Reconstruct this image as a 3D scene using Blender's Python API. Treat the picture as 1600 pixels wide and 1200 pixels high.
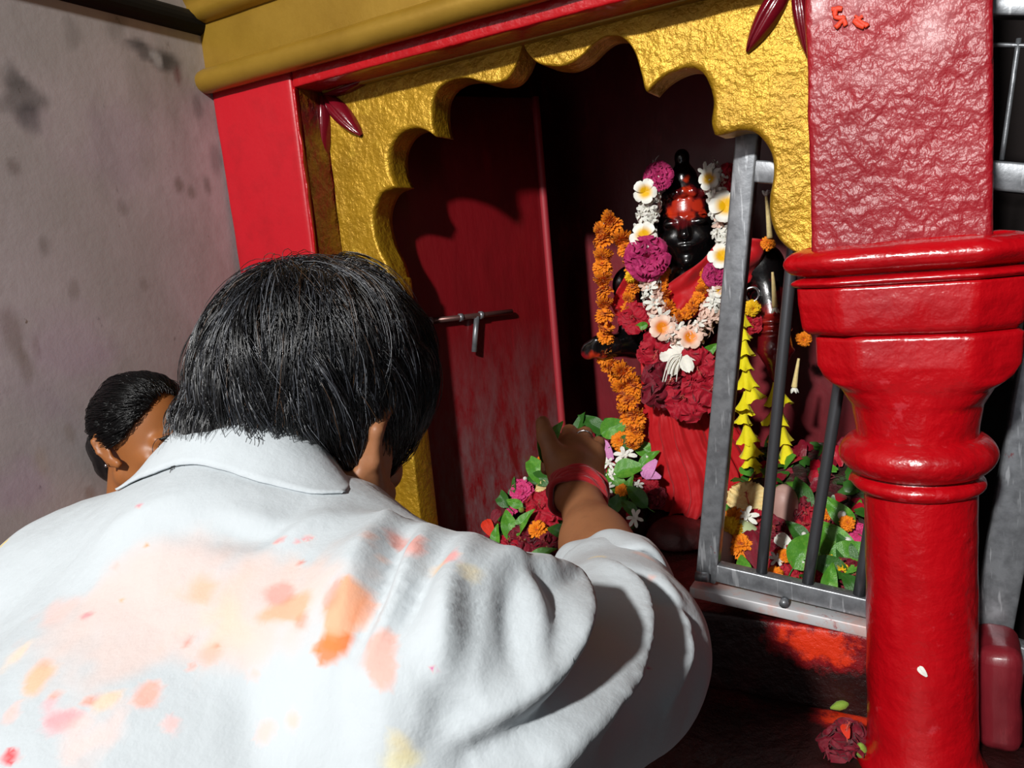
import bpy, math, random
import numpy as np
from mathutils import Vector, Matrix, Quaternion
from mathutils.bvhtree import BVHTree

for o in list(bpy.data.objects):
    bpy.data.objects.remove(o)
SC = bpy.context.scene
COL = SC.collection

# ------------------------------------------------------------------ camera
F = 1200.0
dn = np.array([700.0, 7650.0, 1200.0]); dn /= np.linalg.norm(dn)
_vy = -(-2117 * dn[0] + 1200 * dn[2]) / dn[1]
AX = -np.array([-2117, _vy, 1200.0]); AX /= np.linalg.norm(AX)
AY = np.cross(AX, dn)
EYE = np.array([0.0, 0.0, 1.5])


def ray(px, py):
    v = np.array([px - 800.0, py - 600.0, F]); v /= np.linalg.norm(v)
    return np.array([AX @ v, AY @ v, -dn @ v])


def on_y(px, py, y):
    r = ray(px, py); return EYE + r * (y / r[1])


def on_z(px, py, z):
    r = ray(px, py); return EYE + r * ((z - 1.5) / r[2])


def at(px, py, t):
    return EYE + ray(px, py) * t


cam = bpy.data.cameras.new('camera')
cam.sensor_width = 36.0
cam.lens = 36.0 * F / 1600.0
cam.clip_start = 0.01
camo = bpy.data.objects.new('camera', cam)
COL.objects.link(camo)
camo.matrix_world = Matrix((
    (AX[0], -AX[1], -AX[2], EYE[0]),
    (AY[0], -AY[1], -AY[2], EYE[1]),
    (-dn[0], dn[1], dn[2], EYE[2]),
    (0, 0, 0, 1)))
SC.camera = camo

# ------------------------------------------------------------------ light
SC.view_settings.view_transform = 'Standard'
SC.view_settings.look = 'None'
SC.view_settings.gamma = 1.0
SC.view_settings.use_curve_mapping = False
SC.view_settings.exposure = 0.13

W = bpy.data.worlds.new('world'); SC.world = W; W.use_nodes = True
W.node_tree.nodes['Background'].inputs[0].default_value = (0.80, 0.88, 1.0, 1)
W.node_tree.nodes['Background'].inputs[1].default_value = 0.06


def area(name, loc, target, size, power, color, size_y=None):
    L = bpy.data.lights.new(name, 'AREA')
    L.energy = power; L.color = color
    L.shape = 'RECTANGLE' if size_y else 'DISK'
    L.size = size
    if size_y: L.size_y = size_y
    o = bpy.data.objects.new(name, L); COL.objects.link(o)
    o.location = loc
    o.rotation_euler = (Vector(target) - Vector(loc)).to_track_quat('-Z', 'Y').to_euler()
    return o


LAMP = area('lamp', (-0.24, -2.5, 3.2), (-0.5, 0.9, 1.3), 0.2, 165, (1.0, 0.99, 0.965))
FILL_LEFT = area('fill_left', (-0.25, -1.7, 1.15), (-1.0, 0.4, 1.3), 0.7, 2.2, (0.92, 0.93, 1.0), 1.2)  # added soft fill that lifts the left wall, no doorway is built there
FILL = area('fill_right', (1.2, -1.2, 2.3), (-0.4, 0.9, 1.2), 0.1, 2.2, (0.85, 0.93, 1.0), 0.9)  # added weak fill from the right, not a lamp of the room

# ------------------------------------------------------------------ helpers
RNG = np.random.default_rng(7)
random.seed(7)


def _hash(ix, iy, iz, seed):
    h = (ix.astype(np.int64) * 374761393 + iy.astype(np.int64) * 668265263 + iz.astype(np.int64) * 2147483647 + seed * 1274126177) & 0xFFFFFFFF
    h = ((h ^ (h >> 13)) * 1274126177) & 0xFFFFFFFF
    h = ((h ^ (h >> 15)) * 2246822519) & 0xFFFFFFFF
    return ((h ^ (h >> 16)) & 0xFFFFFF) / float(0xFFFFFF) * 2 - 1


NROT = np.array([[.36, .48, -.8], [-.8, .6, 0], [.48, .64, .6]])


def vnoise(P, scale=1.0, seed=0, octaves=1):
    """value noise in -1..1, P is n x 3"""
    P = np.asarray(P, float) @ NROT * scale
    out = np.zeros(len(P)); amp = 1.0; tot = 0
    for o in range(octaves):
        Q = P * (2 ** o) + o * 17.31
        I = np.floor(Q); f = Q - I; f = f * f * (3 - 2 * f)
        ix, iy, iz = I[:, 0], I[:, 1], I[:, 2]
        v = 0
        for dx in (0, 1):
            for dy in (0, 1):
                for dz in (0, 1):
                    w = (f[:, 0] if dx else 1 - f[:, 0]) * (f[:, 1] if dy else 1 - f[:, 1]) * (f[:, 2] if dz else 1 - f[:, 2])
                    v = v + w * _hash(ix + dx, iy + dy, iz + dz, seed + o)
        out += amp * v; tot += amp; amp *= 0.5
    return out / tot


def mesh_obj(name, V, Fs, mat, parent=None, smooth=True, label=None, cat=None, group=None, kind=None, origin=None):
    V = np.asarray(V, float)
    if origin is None:
        origin = np.array([(V[:, 0].min() + V[:, 0].max()) / 2, (V[:, 1].min() + V[:, 1].max()) / 2, V[:, 2].min()]) if parent is None else np.zeros(3)
    origin = np.asarray(origin, float)
    me = bpy.data.meshes.new(name)
    me.from_pydata((V - origin).tolist(), [], [list(map(int, f)) for f in Fs])
    if smooth:
        me.polygons.foreach_set('use_smooth', [True] * len(me.polygons))
    me.update()
    o = bpy.data.objects.new(name, me)
    COL.objects.link(o)
    o.location = origin
    for m in (mat if isinstance(mat, (list, tuple)) else [mat]):
        me.materials.append(m)
    if parent is not None:
        o.parent = parent
        o.location = origin - wpos(parent)     # world coordinates are kept
    tag(o, label, cat, group, kind)
    return o


def wpos(o):
    p = np.zeros(3)
    while o is not None:
        p = p + np.array(o.location); o = o.parent
    return p


def tag(o, label=None, cat=None, group=None, kind=None):
    if label: o['label'] = label
    if cat: o['category'] = cat
    if group: o['group'] = group
    if kind: o['kind'] = kind
    return o


def empty(name, loc, label=None, cat=None, group=None, kind=None):
    o = bpy.data.objects.new(name, None); COL.objects.link(o)
    o.location = loc; o.empty_display_size = 0.03
    return tag(o, label, cat, group, kind)


def join(parts):
    V = []; Fs = []; n = 0
    for v, f in parts:
        v = np.asarray(v, float)
        V.append(v); Fs += [[i + n for i in q] for q in f]; n += len(v)
    return np.vstack(V), Fs


def box(x0, x1, y0, y1, z0, z1):
    V = [(x, y, z) for x in (x0, x1) for y in (y0, y1) for z in (z0, z1)]
    Fs = [(0, 1, 3, 2), (4, 6, 7, 5), (0, 4, 5, 1), (2, 3, 7, 6), (0, 2, 6, 4), (1, 5, 7, 3)]
    return np.array(V, float), Fs


def grid_box(x0, x1, y0, y1, z0, z1, step=0.01, r=0.004, wob=0.0, seed=0):
    """box with rounded edges, finely divided so its faces can be uneven"""
    c = np.array([(x0 + x1) / 2, (y0 + y1) / 2, (z0 + z1) / 2]); h = np.array([x1 - x0, y1 - y0, z1 - z0]) / 2
    V = []; Fs = []; idx = {}
    ax = []
    for k in range(3):
        n = max(2, int(round(2 * h[k] / step)))
        t = np.linspace(-h[k], h[k], n + 1)
        t = np.unique(np.concatenate([t, [-h[k] + r * .35, -h[k] + r, h[k] - r, h[k] - r * .35]]))
        ax.append(t)

    def vid(p):
        key = tuple(np.round(p, 6))
        if key not in idx:
            idx[key] = len(V); V.append(p)
        return idx[key]
    for k in range(3):
        a, b = [(1, 2), (2, 0), (0, 1)][k]
        for s in (-1, 1):
            for i in range(len(ax[a]) - 1):
                for j in range(len(ax[b]) - 1):
                    q = []
                    for (u, w) in ((i, j), (i + 1, j), (i + 1, j + 1), (i, j + 1)):
                        p = np.zeros(3); p[k] = s * h[k]; p[a] = ax[a][u]; p[b] = ax[b][w]
                        q.append(vid(p))
                    Fs.append(q if s > 0 else q[::-1])
    V = np.array(V)
    r = min(r, h.min() * .98)
    inner = np.clip(V, -(h - r), h - r)
    dvec = V - inner
    L = np.linalg.norm(dvec, axis=1, keepdims=True)
    N = np.where(L > 1e-9, dvec / np.maximum(L, 1e-9), 0)
    V = inner + N * r + c
    if wob:
        V = V + N * (vnoise(V, 22, seed, 3) * wob)[:, None]
    return V, Fs


def tube(path, rad, n=8, caps=True, closed=False):
    path = np.asarray(path, float); m = len(path)
    rad = np.full(m, rad) if np.isscalar(rad) else np.asarray(rad, float)
    T = np.gradient(path, axis=0)
    if closed:
        T = np.roll(path, -1, 0) - np.roll(path, 1, 0)
    T /= np.maximum(np.linalg.norm(T, axis=1, keepdims=True), 1e-12)
    up = np.array([0, 0, 1.0]) if abs(T[0][2]) < 0.9 else np.array([1.0, 0, 0])
    nrm = np.cross(T[0], up); nrm /= np.linalg.norm(nrm)
    V = []; ang = np.linspace(0, 2 * np.pi, n, endpoint=False)
    for i in range(m):
        nrm = nrm - T[i] * (nrm @ T[i]); nrm /= max(np.linalg.norm(nrm), 1e-9)
        b = np.cross(T[i], nrm)
        V.append(path[i] + rad[i] * (np.cos(ang)[:, None] * nrm + np.sin(ang)[:, None] * b))
    V = np.vstack(V); Fs = []
    for i in range(m if closed else m - 1):
        k = (i + 1) % m
        for j in range(n):
            Fs.append((i * n + j, i * n + (j + 1) % n, k * n + (j + 1) % n, k * n + j))
    if caps and not closed:
        Fs.append(tuple(range(n))[::-1]); Fs.append(tuple((m - 1) * n + j for j in range(n)))
    return V, Fs


def loft(profile, c, n=64, wob=0.0, seed=0, caps=True):
    """stack of cross sections: (z, half_x, half_y, exponent, chamfer) around the axis c=(x, y)"""
    ang = np.linspace(0, 2 * np.pi, n, endpoint=False)
    V = []
    for (z, hx, hy, e, ch) in profile:
        ca, sa = np.cos(ang), np.sin(ang)
        k = 1.0 / ((np.abs(ca) ** e + np.abs(sa) ** e) ** (1.0 / e))
        if ch:      # cut corners: |x|+|y| <= ch
            k = np.minimum(k, ch / (np.abs(ca) + np.abs(sa)))
        V.append(np.stack([c[0] + hx * k * ca, c[1] + hy * k * sa, np.full(n, z)], 1))
    V = np.vstack(V); m = len(profile); Fs = []
    for i in range(m - 1):
        for j in range(n):
            Fs.append((i * n + j, i * n + (j + 1) % n, (i + 1) * n + (j + 1) % n, (i + 1) * n + j))
    if wob:
        R = V - np.array([c[0], c[1], 0]); R[:, 2] = 0
        R /= np.maximum(np.linalg.norm(R, axis=1, keepdims=True), 1e-9)
        V = V + R * (vnoise(V, 26, seed, 3) * wob)[:, None]
    if caps:
        Fs.append(tuple(range(n))[::-1]); Fs.append(tuple((m - 1) * n + j for j in range(n)))
    return V, Fs


def dense(profile, step):
    out = []
    for a, b in zip(profile[:-1], profile[1:]):
        a = np.array(a, float); b = np.array(b, float)
        k = max(1, int(np.ceil(max(abs(b[0] - a[0]), abs(b[1] - a[1])) / step)))
        for i in range(k): out.append(tuple(a + (b - a) * i / k))
    out.append(tuple(profile[-1]))
    return out


def spline(pts, n=8, closed=False):
    """Catmull-Rom through the points"""
    P = np.asarray(pts, float); m = len(P); out = []
    rng = range(m) if closed else range(m - 1)
    for i in rng:
        if closed: p0, p1, p2, p3 = P[(i - 1) % m], P[i], P[(i + 1) % m], P[(i + 2) % m]
        else: p0, p1, p2, p3 = P[max(i - 1, 0)], P[i], P[i + 1], P[min(i + 2, m - 1)]
        for t in np.linspace(0, 1, n, endpoint=False):
            out.append(0.5 * (2 * p1 + (p2 - p0) * t + (2 * p0 - 5 * p1 + 4 * p2 - p3) * t * t + (3 * p1 - p0 - 3 * p2 + p3) * t ** 3))
    if not closed: out.append(P[-1])
    return np.array(out)


def resample(P, n):
    P = np.asarray(P, float)
    s = np.concatenate([[0], np.cumsum(np.linalg.norm(np.diff(P, axis=0), axis=1))])
    t = np.linspace(0, s[-1], n)
    return np.stack([np.interp(t, s, P[:, k]) for k in range(P.shape[1])], 1)


# ---- signed distance modelling -> one continuous surface
def sd_cone(P, a, b, ra, rb):
    a = np.asarray(a, float); b = np.asarray(b, float)
    ab = b - a; t = np.clip(((P - a) @ ab) / max(ab @ ab, 1e-12), 0, 1)
    return np.linalg.norm(P - a - t[:, None] * ab, axis=1) - (ra + (rb - ra) * t)


def sd_ell(P, c, r, R=None):
    Q = P - np.asarray(c, float)
    if R is not None: Q = Q @ np.asarray(R)          # columns of R are the local axes
    r = np.asarray(r, float)
    k0 = np.linalg.norm(Q / r, axis=1); k1 = np.linalg.norm(Q / (r * r), axis=1)
    return k0 * (k0 - 1.0) / np.maximum(k1, 1e-9)


def smin(a, b, k):
    h = np.clip(0.5 + 0.5 * (b - a) / k, 0, 1)
    return b + (a - b) * h - k * h * (1 - h)


def smax(a, b, k):
    return -smin(-a, -b, k)


def surface(fn, lo, hi, h, margin=0.0):
    """naive surface nets"""
    lo = np.asarray(lo, float); hi = np.asarray(hi, float)
    n = np.ceil((hi - lo) / h).astype(int) + 1
    xs = [lo[k] + h * np.arange(n[k]) for k in range(3)]
    # coarse pass: only blocks near the surface are evaluated finely
    B = 8
    nb = -(-n // B)
    bc = [lo[k] + h * (np.arange(nb[k]) * B + (B - 1) / 2) for k in range(3)]
    G = np.stack(np.meshgrid(*bc, indexing='ij'), -1).reshape(-1, 3)
    cv = fn(G)
    near = np.abs(cv) < h * B * 1.25 + margin
    big = np.where(cv < 0, -1.0, 1.0).reshape(nb)
    big = np.repeat(np.repeat(np.repeat(big, B, 0), B, 1), B, 2)
    o = np.stack(np.meshgrid(*[np.arange(B)] * 3, indexing='ij'), -1).reshape(-1, 3)
    BI = np.argwhere(near.reshape(nb)) * B
    for q in range(0, len(BI), 400):
        J = (BI[q:q + 400, None, :] + o[None]).reshape(-1, 3)
        big[J[:, 0], J[:, 1], J[:, 2]] = fn(lo + h * J)
    vals = big[:n[0], :n[1], :n[2]]
    s = vals < 0
    off = [(0, 0, 0), (1, 0, 0), (0, 1, 0), (1, 1, 0), (0, 0, 1), (1, 0, 1), (0, 1, 1), (1, 1, 1)]
    sl = lambda A, o: A[o[0]:n[0] - 1 + o[0], o[1]:n[1] - 1 + o[1], o[2]:n[2] - 1 + o[2]]
    cnt = sum(sl(s, o).astype(int) for o in off)
    act = (cnt > 0) & (cnt < 8)
    ids = -np.ones(act.shape, int); I = np.argwhere(act); ids[act] = np.arange(len(I))
    acc = np.zeros((len(I), 3)); c = np.zeros(len(I))
    for a in range(8):
        for b in range(a + 1, 8):
            if sum(abs(off[a][k] - off[b][k]) for k in range(3)) != 1: continue
            va = sl(vals, off[a])[act]; vb = sl(vals, off[b])[act]
            m = (va < 0) != (vb < 0)
            t = np.where(m, va / np.where(m, va - vb, 1), 0)
            p = np.array(off[a]) + t[:, None] * (np.array(off[b]) - np.array(off[a]))
            acc[m] += p[m]; c[m] += 1
    V = lo + h * (I + acc / c[:, None])
    Fs = []
    for k in range(3):
        a, b = [(1, 2), (2, 0), (0, 1)][k]
        e = [slice(None)] * 3; e2 = [slice(None)] * 3
        e[k] = slice(0, n[k] - 1); e2[k] = slice(1, n[k])
        s0 = s[tuple(e)]; s1 = s[tuple(e2)]
        J = np.argwhere(s0 != s1)
        J = J[(J[:, a] > 0) & (J[:, b] > 0) & (J[:, a] < n[a] - 1) & (J[:, b] < n[b] - 1)]
        if not len(J): continue
        ea = np.zeros(3, int); ea[a] = 1; eb = np.zeros(3, int); eb[b] = 1
        g = lambda Q: ids[Q[:, 0], Q[:, 1], Q[:, 2]]
        q = np.stack([g(J - ea - eb), g(J - eb), g(J), g(J - ea)], 1)
        inside = s[J[:, 0], J[:, 1], J[:, 2]]
        q[~inside] = q[~inside][:, ::-1]
        Fs.append(q[(q >= 0).all(1)])
    return V, np.vstack(Fs)


def vnormals(V, Fs):
    N = np.zeros_like(V); Q = np.asarray(Fs)
    fn = np.cross(V[Q[:, 2]] - V[Q[:, 0]], V[Q[:, 3]] - V[Q[:, 1]])
    for k in range(4): np.add.at(N, Q[:, k], fn)
    return N / np.maximum(np.linalg.norm(N, axis=1, keepdims=True), 1e-12)


def relax(V, Fs, it=2, w=0.5):
    Q = np.asarray(Fs)
    E = np.vstack([Q[:, [0, 1]], Q[:, [1, 2]], Q[:, [2, 3]], Q[:, [3, 0]]])
    E = np.unique(np.sort(E, 1), axis=0)
    deg = np.bincount(E.ravel(), minlength=len(V)).astype(float)
    for _ in range(it):
        S = np.zeros_like(V)
        np.add.at(S, E[:, 0], V[E[:, 1]]); np.add.at(S, E[:, 1], V[E[:, 0]])
        V = V + w * (S / np.maximum(deg, 1)[:, None] - V)
    return V


# ---- materials
def rgb(h):
    c = [int(h[i:i + 2], 16) / 255.0 for i in (0, 2, 4)]
    return tuple(x / 12.92 if x <= 0.04045 else ((x + 0.055) / 1.055) ** 2.4 for x in c) + (1.0,)


class Mat:
    def __init__(s, name, color=(.5, .5, .5, 1), rough=0.5, metal=0.0, spec=0.5, coat=0.0, coat_rough=0.1, sub=0.0, sub_r=(1, .3, .15), sheen=0.0, trans=0.0):
        s.m = bpy.data.materials.new(name); s.m.use_nodes = True
        s.t = s.m.node_tree; s.b = s.t.nodes['Principled BSDF']
        b = s.b.inputs
        b['Base Color'].default_value = color; b['Roughness'].default_value = rough
        b['Metallic'].default_value = metal; b['Specular IOR Level'].default_value = spec
        b['Coat Weight'].default_value = coat; b['Coat Roughness'].default_value = coat_rough
        b['Subsurface Weight'].default_value = sub; b['Subsurface Radius'].default_value = sub_r
        b['Subsurface Scale'].default_value = 0.006
        b['Sheen Weight'].default_value = sheen
        s.col = None
        s.base = color
        s.coordn = None

    def node(s, t, **kw):
        n = s.t.nodes.new(t)
        for k, v in kw.items():
            if k in n.inputs: n.inputs[k].default_value = v
            else: setattr(n, k, v)
        return n

    def link(s, a, b): s.t.links.new(a, b)

    def coord(s, scale=(1, 1, 1), rot=(0, 0, 0)):
        tc = s.node('ShaderNodeTexCoord'); mp = s.node('ShaderNodeMapping')
        mp.inputs['Scale'].default_value = scale; mp.inputs['Rotation'].default_value = rot
        s.link(tc.outputs['Object'], mp.inputs['Vector'])
        return mp.outputs[0]

    def noise(s, scale, detail=4, rough=0.6, vec=None, dist=0.0):
        n = s.node('ShaderNodeTexNoise', Scale=scale, Detail=detail, Roughness=rough, Distortion=dist)
        s.link(vec if vec is not None else s.coord(), n.inputs['Vector'])
        return n.outputs['Fac']

    def ramp(s, fac, stops):
        r = s.node('ShaderNodeValToRGB'); e = r.color_ramp.elements
        while len(e) < len(stops): e.new(0.5)
        for i, (p, c) in enumerate(stops):
            e[i].position = p; e[i].color = c if len(c) == 4 else (*c, 1)
        s.link(fac, r.inputs[0])
        return r.outputs[0]

    def mask(s, fac, a, b):
        return s.ramp(fac, [(a, (0, 0, 0)), (b, (1, 1, 1))])

    def over(s, color, fac, k=1.0):
        """lay a colour over the base where fac is 1"""
        mx = s.node('ShaderNodeMix', data_type='RGBA')
        if s.col is not None: s.link(s.col, mx.inputs[6])
        else: mx.inputs[6].default_value = s.base
        if isinstance(color, tuple): mx.inputs[7].default_value = color
        else: s.link(color, mx.inputs[7])
        if k != 1.0:
            mm = s.node('ShaderNodeMath', operation='MULTIPLY'); mm.inputs[1].default_value = k
            s.link(fac, mm.inputs[0]); fac = mm.outputs[0]
        s.link(fac, mx.inputs[0])
        s.col = mx.outputs[2]
        s.link(s.col, s.b.inputs['Base Color'])
        return s

    def attr(s, name, out='Color'):
        return s.node('ShaderNodeAttribute', attribute_name=name).outputs[out]

    def bump(s, fac, strength=0.3, dist=0.01):
        b = s.node('ShaderNodeBump', Strength=strength, Distance=dist)
        s.link(fac, b.inputs['Height'])
        if s.b.inputs['Normal'].is_linked:
            s.link(s.b.inputs['Normal'].links[0].from_socket, b.inputs['Normal'])
        s.link(b.outputs[0], s.b.inputs['Normal'])
        return s

    def roughmap(s, fac, a, b):
        r = s.node('ShaderNodeMapRange'); r.inputs[3].default_value = a; r.inputs[4].default_value = b
        s.link(fac, r.inputs[0]); s.link(r.outputs[0], s.b.inputs['Roughness'])
        return s


def M(*a, **k): return Mat(*a, **k)

# ------------------------------------------------------------------ materials of the place
mr = M('red_gloss_paint', rgb('b40511'), rough=0.3, coat=0.35, coat_rough=0.12)
n_ = mr.noise(55, 3, .55)
mr.over(rgb('92040e'), mr.mask(mr.noise(9, 5, .65), .45, .75), .7)
mr.over(rgb('d82a10'), mr.mask(mr.noise(14, 6, .7), .63, .72), .6)
mr.over(rgb('c8404a'), mr.mask(mr.noise(31, 5, .7), .63, .70), .45)
mr.bump(n_, .5, .005).bump(mr.noise(22, 2), .3, .008).bump(mr.noise(160, 2), .12, .002)
RED = mr.m

mrb = M('red_thick_paint', rgb('8c0a18'), rough=0.4, coat=0.28, coat_rough=0.25)
mrb.over(rgb('a51522'), mrb.mask(mrb.noise(7, 4), .4, .7), .8)
mrb.over(rgb('d23a16'), mrb.mask(mrb.noise(16, 5, .7), .69, .74), .7)
mrb.bump(mrb.noise(85, 3, .5, mrb.coord((1, 1, .8))), .75, .006).bump(mrb.noise(32, 2), .35, .008)
REDBOX = mrb.m

mf = M('red_flat_paint', rgb('b4081a'), rough=0.42, coat=0.15)
mf.over(rgb('960714'), mf.mask(mf.noise(20, 5, .7), .5, .8), .6)
mf.bump(mf.noise(70, 3), .15, .003)
REDFLAT = mf.m

md = M('dark_red_old_paint', rgb('7c1c26'), rough=0.4, coat=0.15)
md.over(rgb('5a121a'), md.mask(md.noise(5, 5, .7, md.coord((1, 1, .5))), .42, .7))
md.over(rgb('963038'), md.mask(md.noise(18, 6, .7, md.coord((1, 1, .3))), .58, .72), .7)
md.bump(md.noise(40, 4, .6, md.coord((1, 1, .4))), .3, .004)
DRED = md.m

mg = M('gold_paint', rgb('b48a1e'), rough=0.38, metal=0.45)
mg.over(rgb('8f6a14'), mg.mask(mg.noise(9, 5, .65), .45, .75), .8)
mg.over(rgb('d0a935'), mg.mask(mg.noise(40, 4, .6), .56, .72), .6)
mg.over(rgb('a33018'), mg.mask(mg.noise(23, 6, .75), .71, .74), .55)
mg.bump(mg.noise(120, 4, .6), .7, .004).bump(mg.noise(38, 2), .35, .006)
GOLD = mg.m

mg2 = M('smooth_gold_paint', rgb('9f7c2a'), rough=0.36, metal=0.4)
mg2.over(rgb('86641a'), mg2.mask(mg2.noise(6, 5, .65), .42, .75), .9)
mg2.over(rgb('8f2a14'), mg2.mask(mg2.noise(12, 6, .75), .69, .74), .6)
mg2.bump(mg2.noise(90, 3), .2, .002)
GOLD2 = mg2.m

mgb = M('gold_over_red_paint', rgb('6f1016'), rough=0.33, coat=0.3)
mgb.over(rgb('7a5410'), mgb.mask(mgb.noise(24, 5, .7, mgb.coord((1, 1, .6))), .45, .58), .85)
mgb.bump(mgb.noise(70, 3), .7, .006)
GOLDRED = mgb.m

ml = M('maroon_gloss_paint', rgb('6a0c1a'), rough=0.22, coat=0.5)
ml.bump(ml.noise(60, 3), .3, .003)
MAROON = ml.m

mw = M('stained_plaster', rgb('a9a19f'), rough=0.75, spec=0.3)
mw.over(rgb('c4b7bb'), mw.mask(mw.noise(2.6, 5, .6), .42, .7), .8)
mw.over(rgb('807b74'), mw.mask(mw.noise(4.1, 6, .7, mw.coord((1, 1, .45))), .5, .74), .75)
mw.over(rgb('a4809f'), mw.mask(mw.noise(5.3, 4, .6), .58, .75), .3)
mw.over(rgb('4c443c'), mw.mask(mw.noise(21, 5, .7, mw.coord((1, 1, .5))), .66, .72), .7)
mw.over(rgb('6b5540'), mw.mask(mw.noise(48, 3, .7, mw.coord((1, 1, .6))), .72, .76), .75)
mw.over(rgb('393a3c'), mw.mask(mw.noise(7.5, 6, .75, None, 1.0), .685, .72), .55)
mw.over(mw.attr('stain'), mw.attr('stain', 'Alpha'))
mw.bump(mw.noise(60, 5), .12, .004)
PLASTER = mw.m

mdk = M('near_black_wall', rgb('17100f'), rough=0.8, spec=.2)  # near-black colour stands in for the darkness of the passage beyond the column
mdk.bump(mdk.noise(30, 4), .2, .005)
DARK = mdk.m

mwood = M('wet_dark_stone', rgb('2a1512'), rough=0.4, spec=.4)
mwood.over(rgb('140a09'), mwood.mask(mwood.noise(7, 5, .7), .4, .65))
mwood.over(rgb('5a2a20'), mwood.mask(mwood.noise(13, 6, .7), .6, .75), .6)
mwood.roughmap(mwood.noise(20, 4), .2, .7)
mwood.bump(mwood.noise(45, 5), .4, .006)
STONE = mwood.m

msl = M('vermilion_smeared_stone', rgb('2a0d0c'), rough=0.42, spec=.45)
msl.over(rgb('140908'), msl.mask(msl.noise(5, 5, .7), .45, .65), .8)
msl.over(rgb('4a0c12'), msl.mask(msl.noise(9, 5, .7), .52, .75), .7)
mt_ = msl.attr('smear', 'Fac')
mm_ = msl.node('ShaderNodeMath', operation='MULTIPLY_ADD'); mm_.inputs[1].default_value = 1.1
msl.link(msl.noise(26, 6, .7), mm_.inputs[0]); 
ms_ = msl.node('ShaderNodeMath', operation='MULTIPLY'); msl.link(mt_, ms_.inputs[0]); ms_.inputs[1].default_value = 0.72
msl.link(ms_.outputs[0], mm_.inputs[2])
mm_.inputs[1].default_value = 0.9
msl.over(rgb('8a1018'), msl.mask(mm_.outputs[0], .72, .85), .8)
msl.over(rgb('dc3412'), msl.mask(mm_.outputs[0], .90, 1.0), .95)
msl.bump(msl.noise(50, 5), .6, .006).bump(mm_.outputs[0], .4, .01)
SMEAR = msl.m

mmt = M('scratched_steel', rgb('8d9094'), rough=0.36, metal=0.55)
mmt.over(rgb('5d5f63'), mmt.mask(mmt.noise(60, 4, .6, mmt.coord((1, 1, 1), (.3, .6, 0))), .4, .65), .6)
mmt.over(rgb('c9ccd0'), mmt.mask(mmt.noise(180, 2, .5, mmt.coord((1, 1, .12), (0, .7, 0))), .62, .7), .6)
mmt.over(rgb('8a1a22'), mmt.mask(mmt.noise(26, 5, .75), .68, .72), .8)
mmt.bump(mmt.noise(150, 3), .1, .002)
STEEL = mmt.m
mmd = M('dull_iron', rgb('606266'), rough=0.36, metal=0.7)
mmd.over(rgb('7a4038'), mmd.mask(mmd.noise(18, 5, .7), .66, .74), .5)
IRON = mmd.m
mpt = M('steel_with_white_paint', rgb('c6c6c8'), rough=0.5, metal=0.2)
mpt.over(rgb('9a2030'), mpt.mask(mpt.noise(28, 5, .7), .62, .68), .8)
mpt.over(rgb('d89a88'), mpt.mask(mpt.noise(15, 5, .7), .5, .6), .5)
WHITEMETAL = mpt.m

# ------------------------------------------------------------------ the room
def quadgrid(p00, p10, p11, p01, nu, nv):
    p00, p10, p11, p01 = map(lambda p: np.asarray(p, float), (p00, p10, p11, p01))
    V = []
    for j in range(nv + 1):
        for i in range(nu + 1):
            u, v = i / nu, j / nv
            V.append((p00 * (1 - u) + p10 * u) * (1 - v) + (p01 * (1 - u) + p11 * u) * v)
    Fs = [(j * (nu + 1) + i, j * (nu + 1) + i + 1, (j + 1) * (nu + 1) + i + 1, (j + 1) * (nu + 1) + i) for j in range(nv) for i in range(nu)]
    return np.array(V), Fs


def struct(name, VF, mat, parent=None, smooth=False, label=None):
    return mesh_obj(name, VF[0], VF[1], mat, parent, smooth, kind=None if parent else 'structure', label=label)


XW = -1.045
struct('floor', box(-2.0, 1.6, -3.2, 2.4, -0.08, 0.0), STONE)
struct('wall_left', join([box(XW - .1, XW - .002, -3.2, 1.75, 0.0, 3.5), quadgrid((XW, -3.2, 0), (XW, -.3, 0), (XW, -.3, 3.5), (XW, -3.2, 3.5), 2, 2), quadgrid((XW, -.3, 0), (XW, 1.02, 0), (XW, 1.02, .8), (XW, -.3, .8), 2, 2),
        quadgrid((XW, -.3, 2.3), (XW, 1.02, 2.3), (XW, 1.02, 3.5), (XW, -.3, 3.5), 2, 2), quadgrid((XW, -.3, .8), (XW, 1.02, .8), (XW, 1.02, 2.3), (XW, -.3, 2.3), 240, 270)]), PLASTER, label='grey plaster wall mottled with damp stains and soot')
_wl = bpy.data.objects['wall_left']
_wv = np.array([v.co[:] for v in _wl.data.vertices]) + np.array(_wl.location)
WST = np.zeros((len(_wv), 4))
_wn = np.stack([vnoise(_wv, 14, 90 + k, 3) for k in range(3)], 1) * .045 + np.stack([vnoise(_wv, 55, 95 + k, 2) for k in range(3)], 1) * .012


def wall_spot(px, py, rad, color, alpha, ratio=1.0, soft=.5):
    r = ray(px, py); t = XW / r[0]; c = EYE + r * t; R0 = rad * t / F
    d_ = _wv + _wn * min(1, R0 / .05) - c; d_[:, 2] /= ratio
    q = np.hypot(d_[:, 1], d_[:, 2]) / R0
    m = np.clip((1 - q) / soft, 0, 1) * alpha * .72; m[np.abs(_wv[:, 0] - XW) > .001] = 0
    A = WST[:, 3]; nA = A + m * (1 - A); w = np.where(nA > 1e-6, m / np.maximum(nA, 1e-6), 0)[:, None]
    WST[:, :3] = WST[:, :3] * (1 - w) + np.array(rgb(color)[:3]) * w; WST[:, 3] = nA


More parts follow.
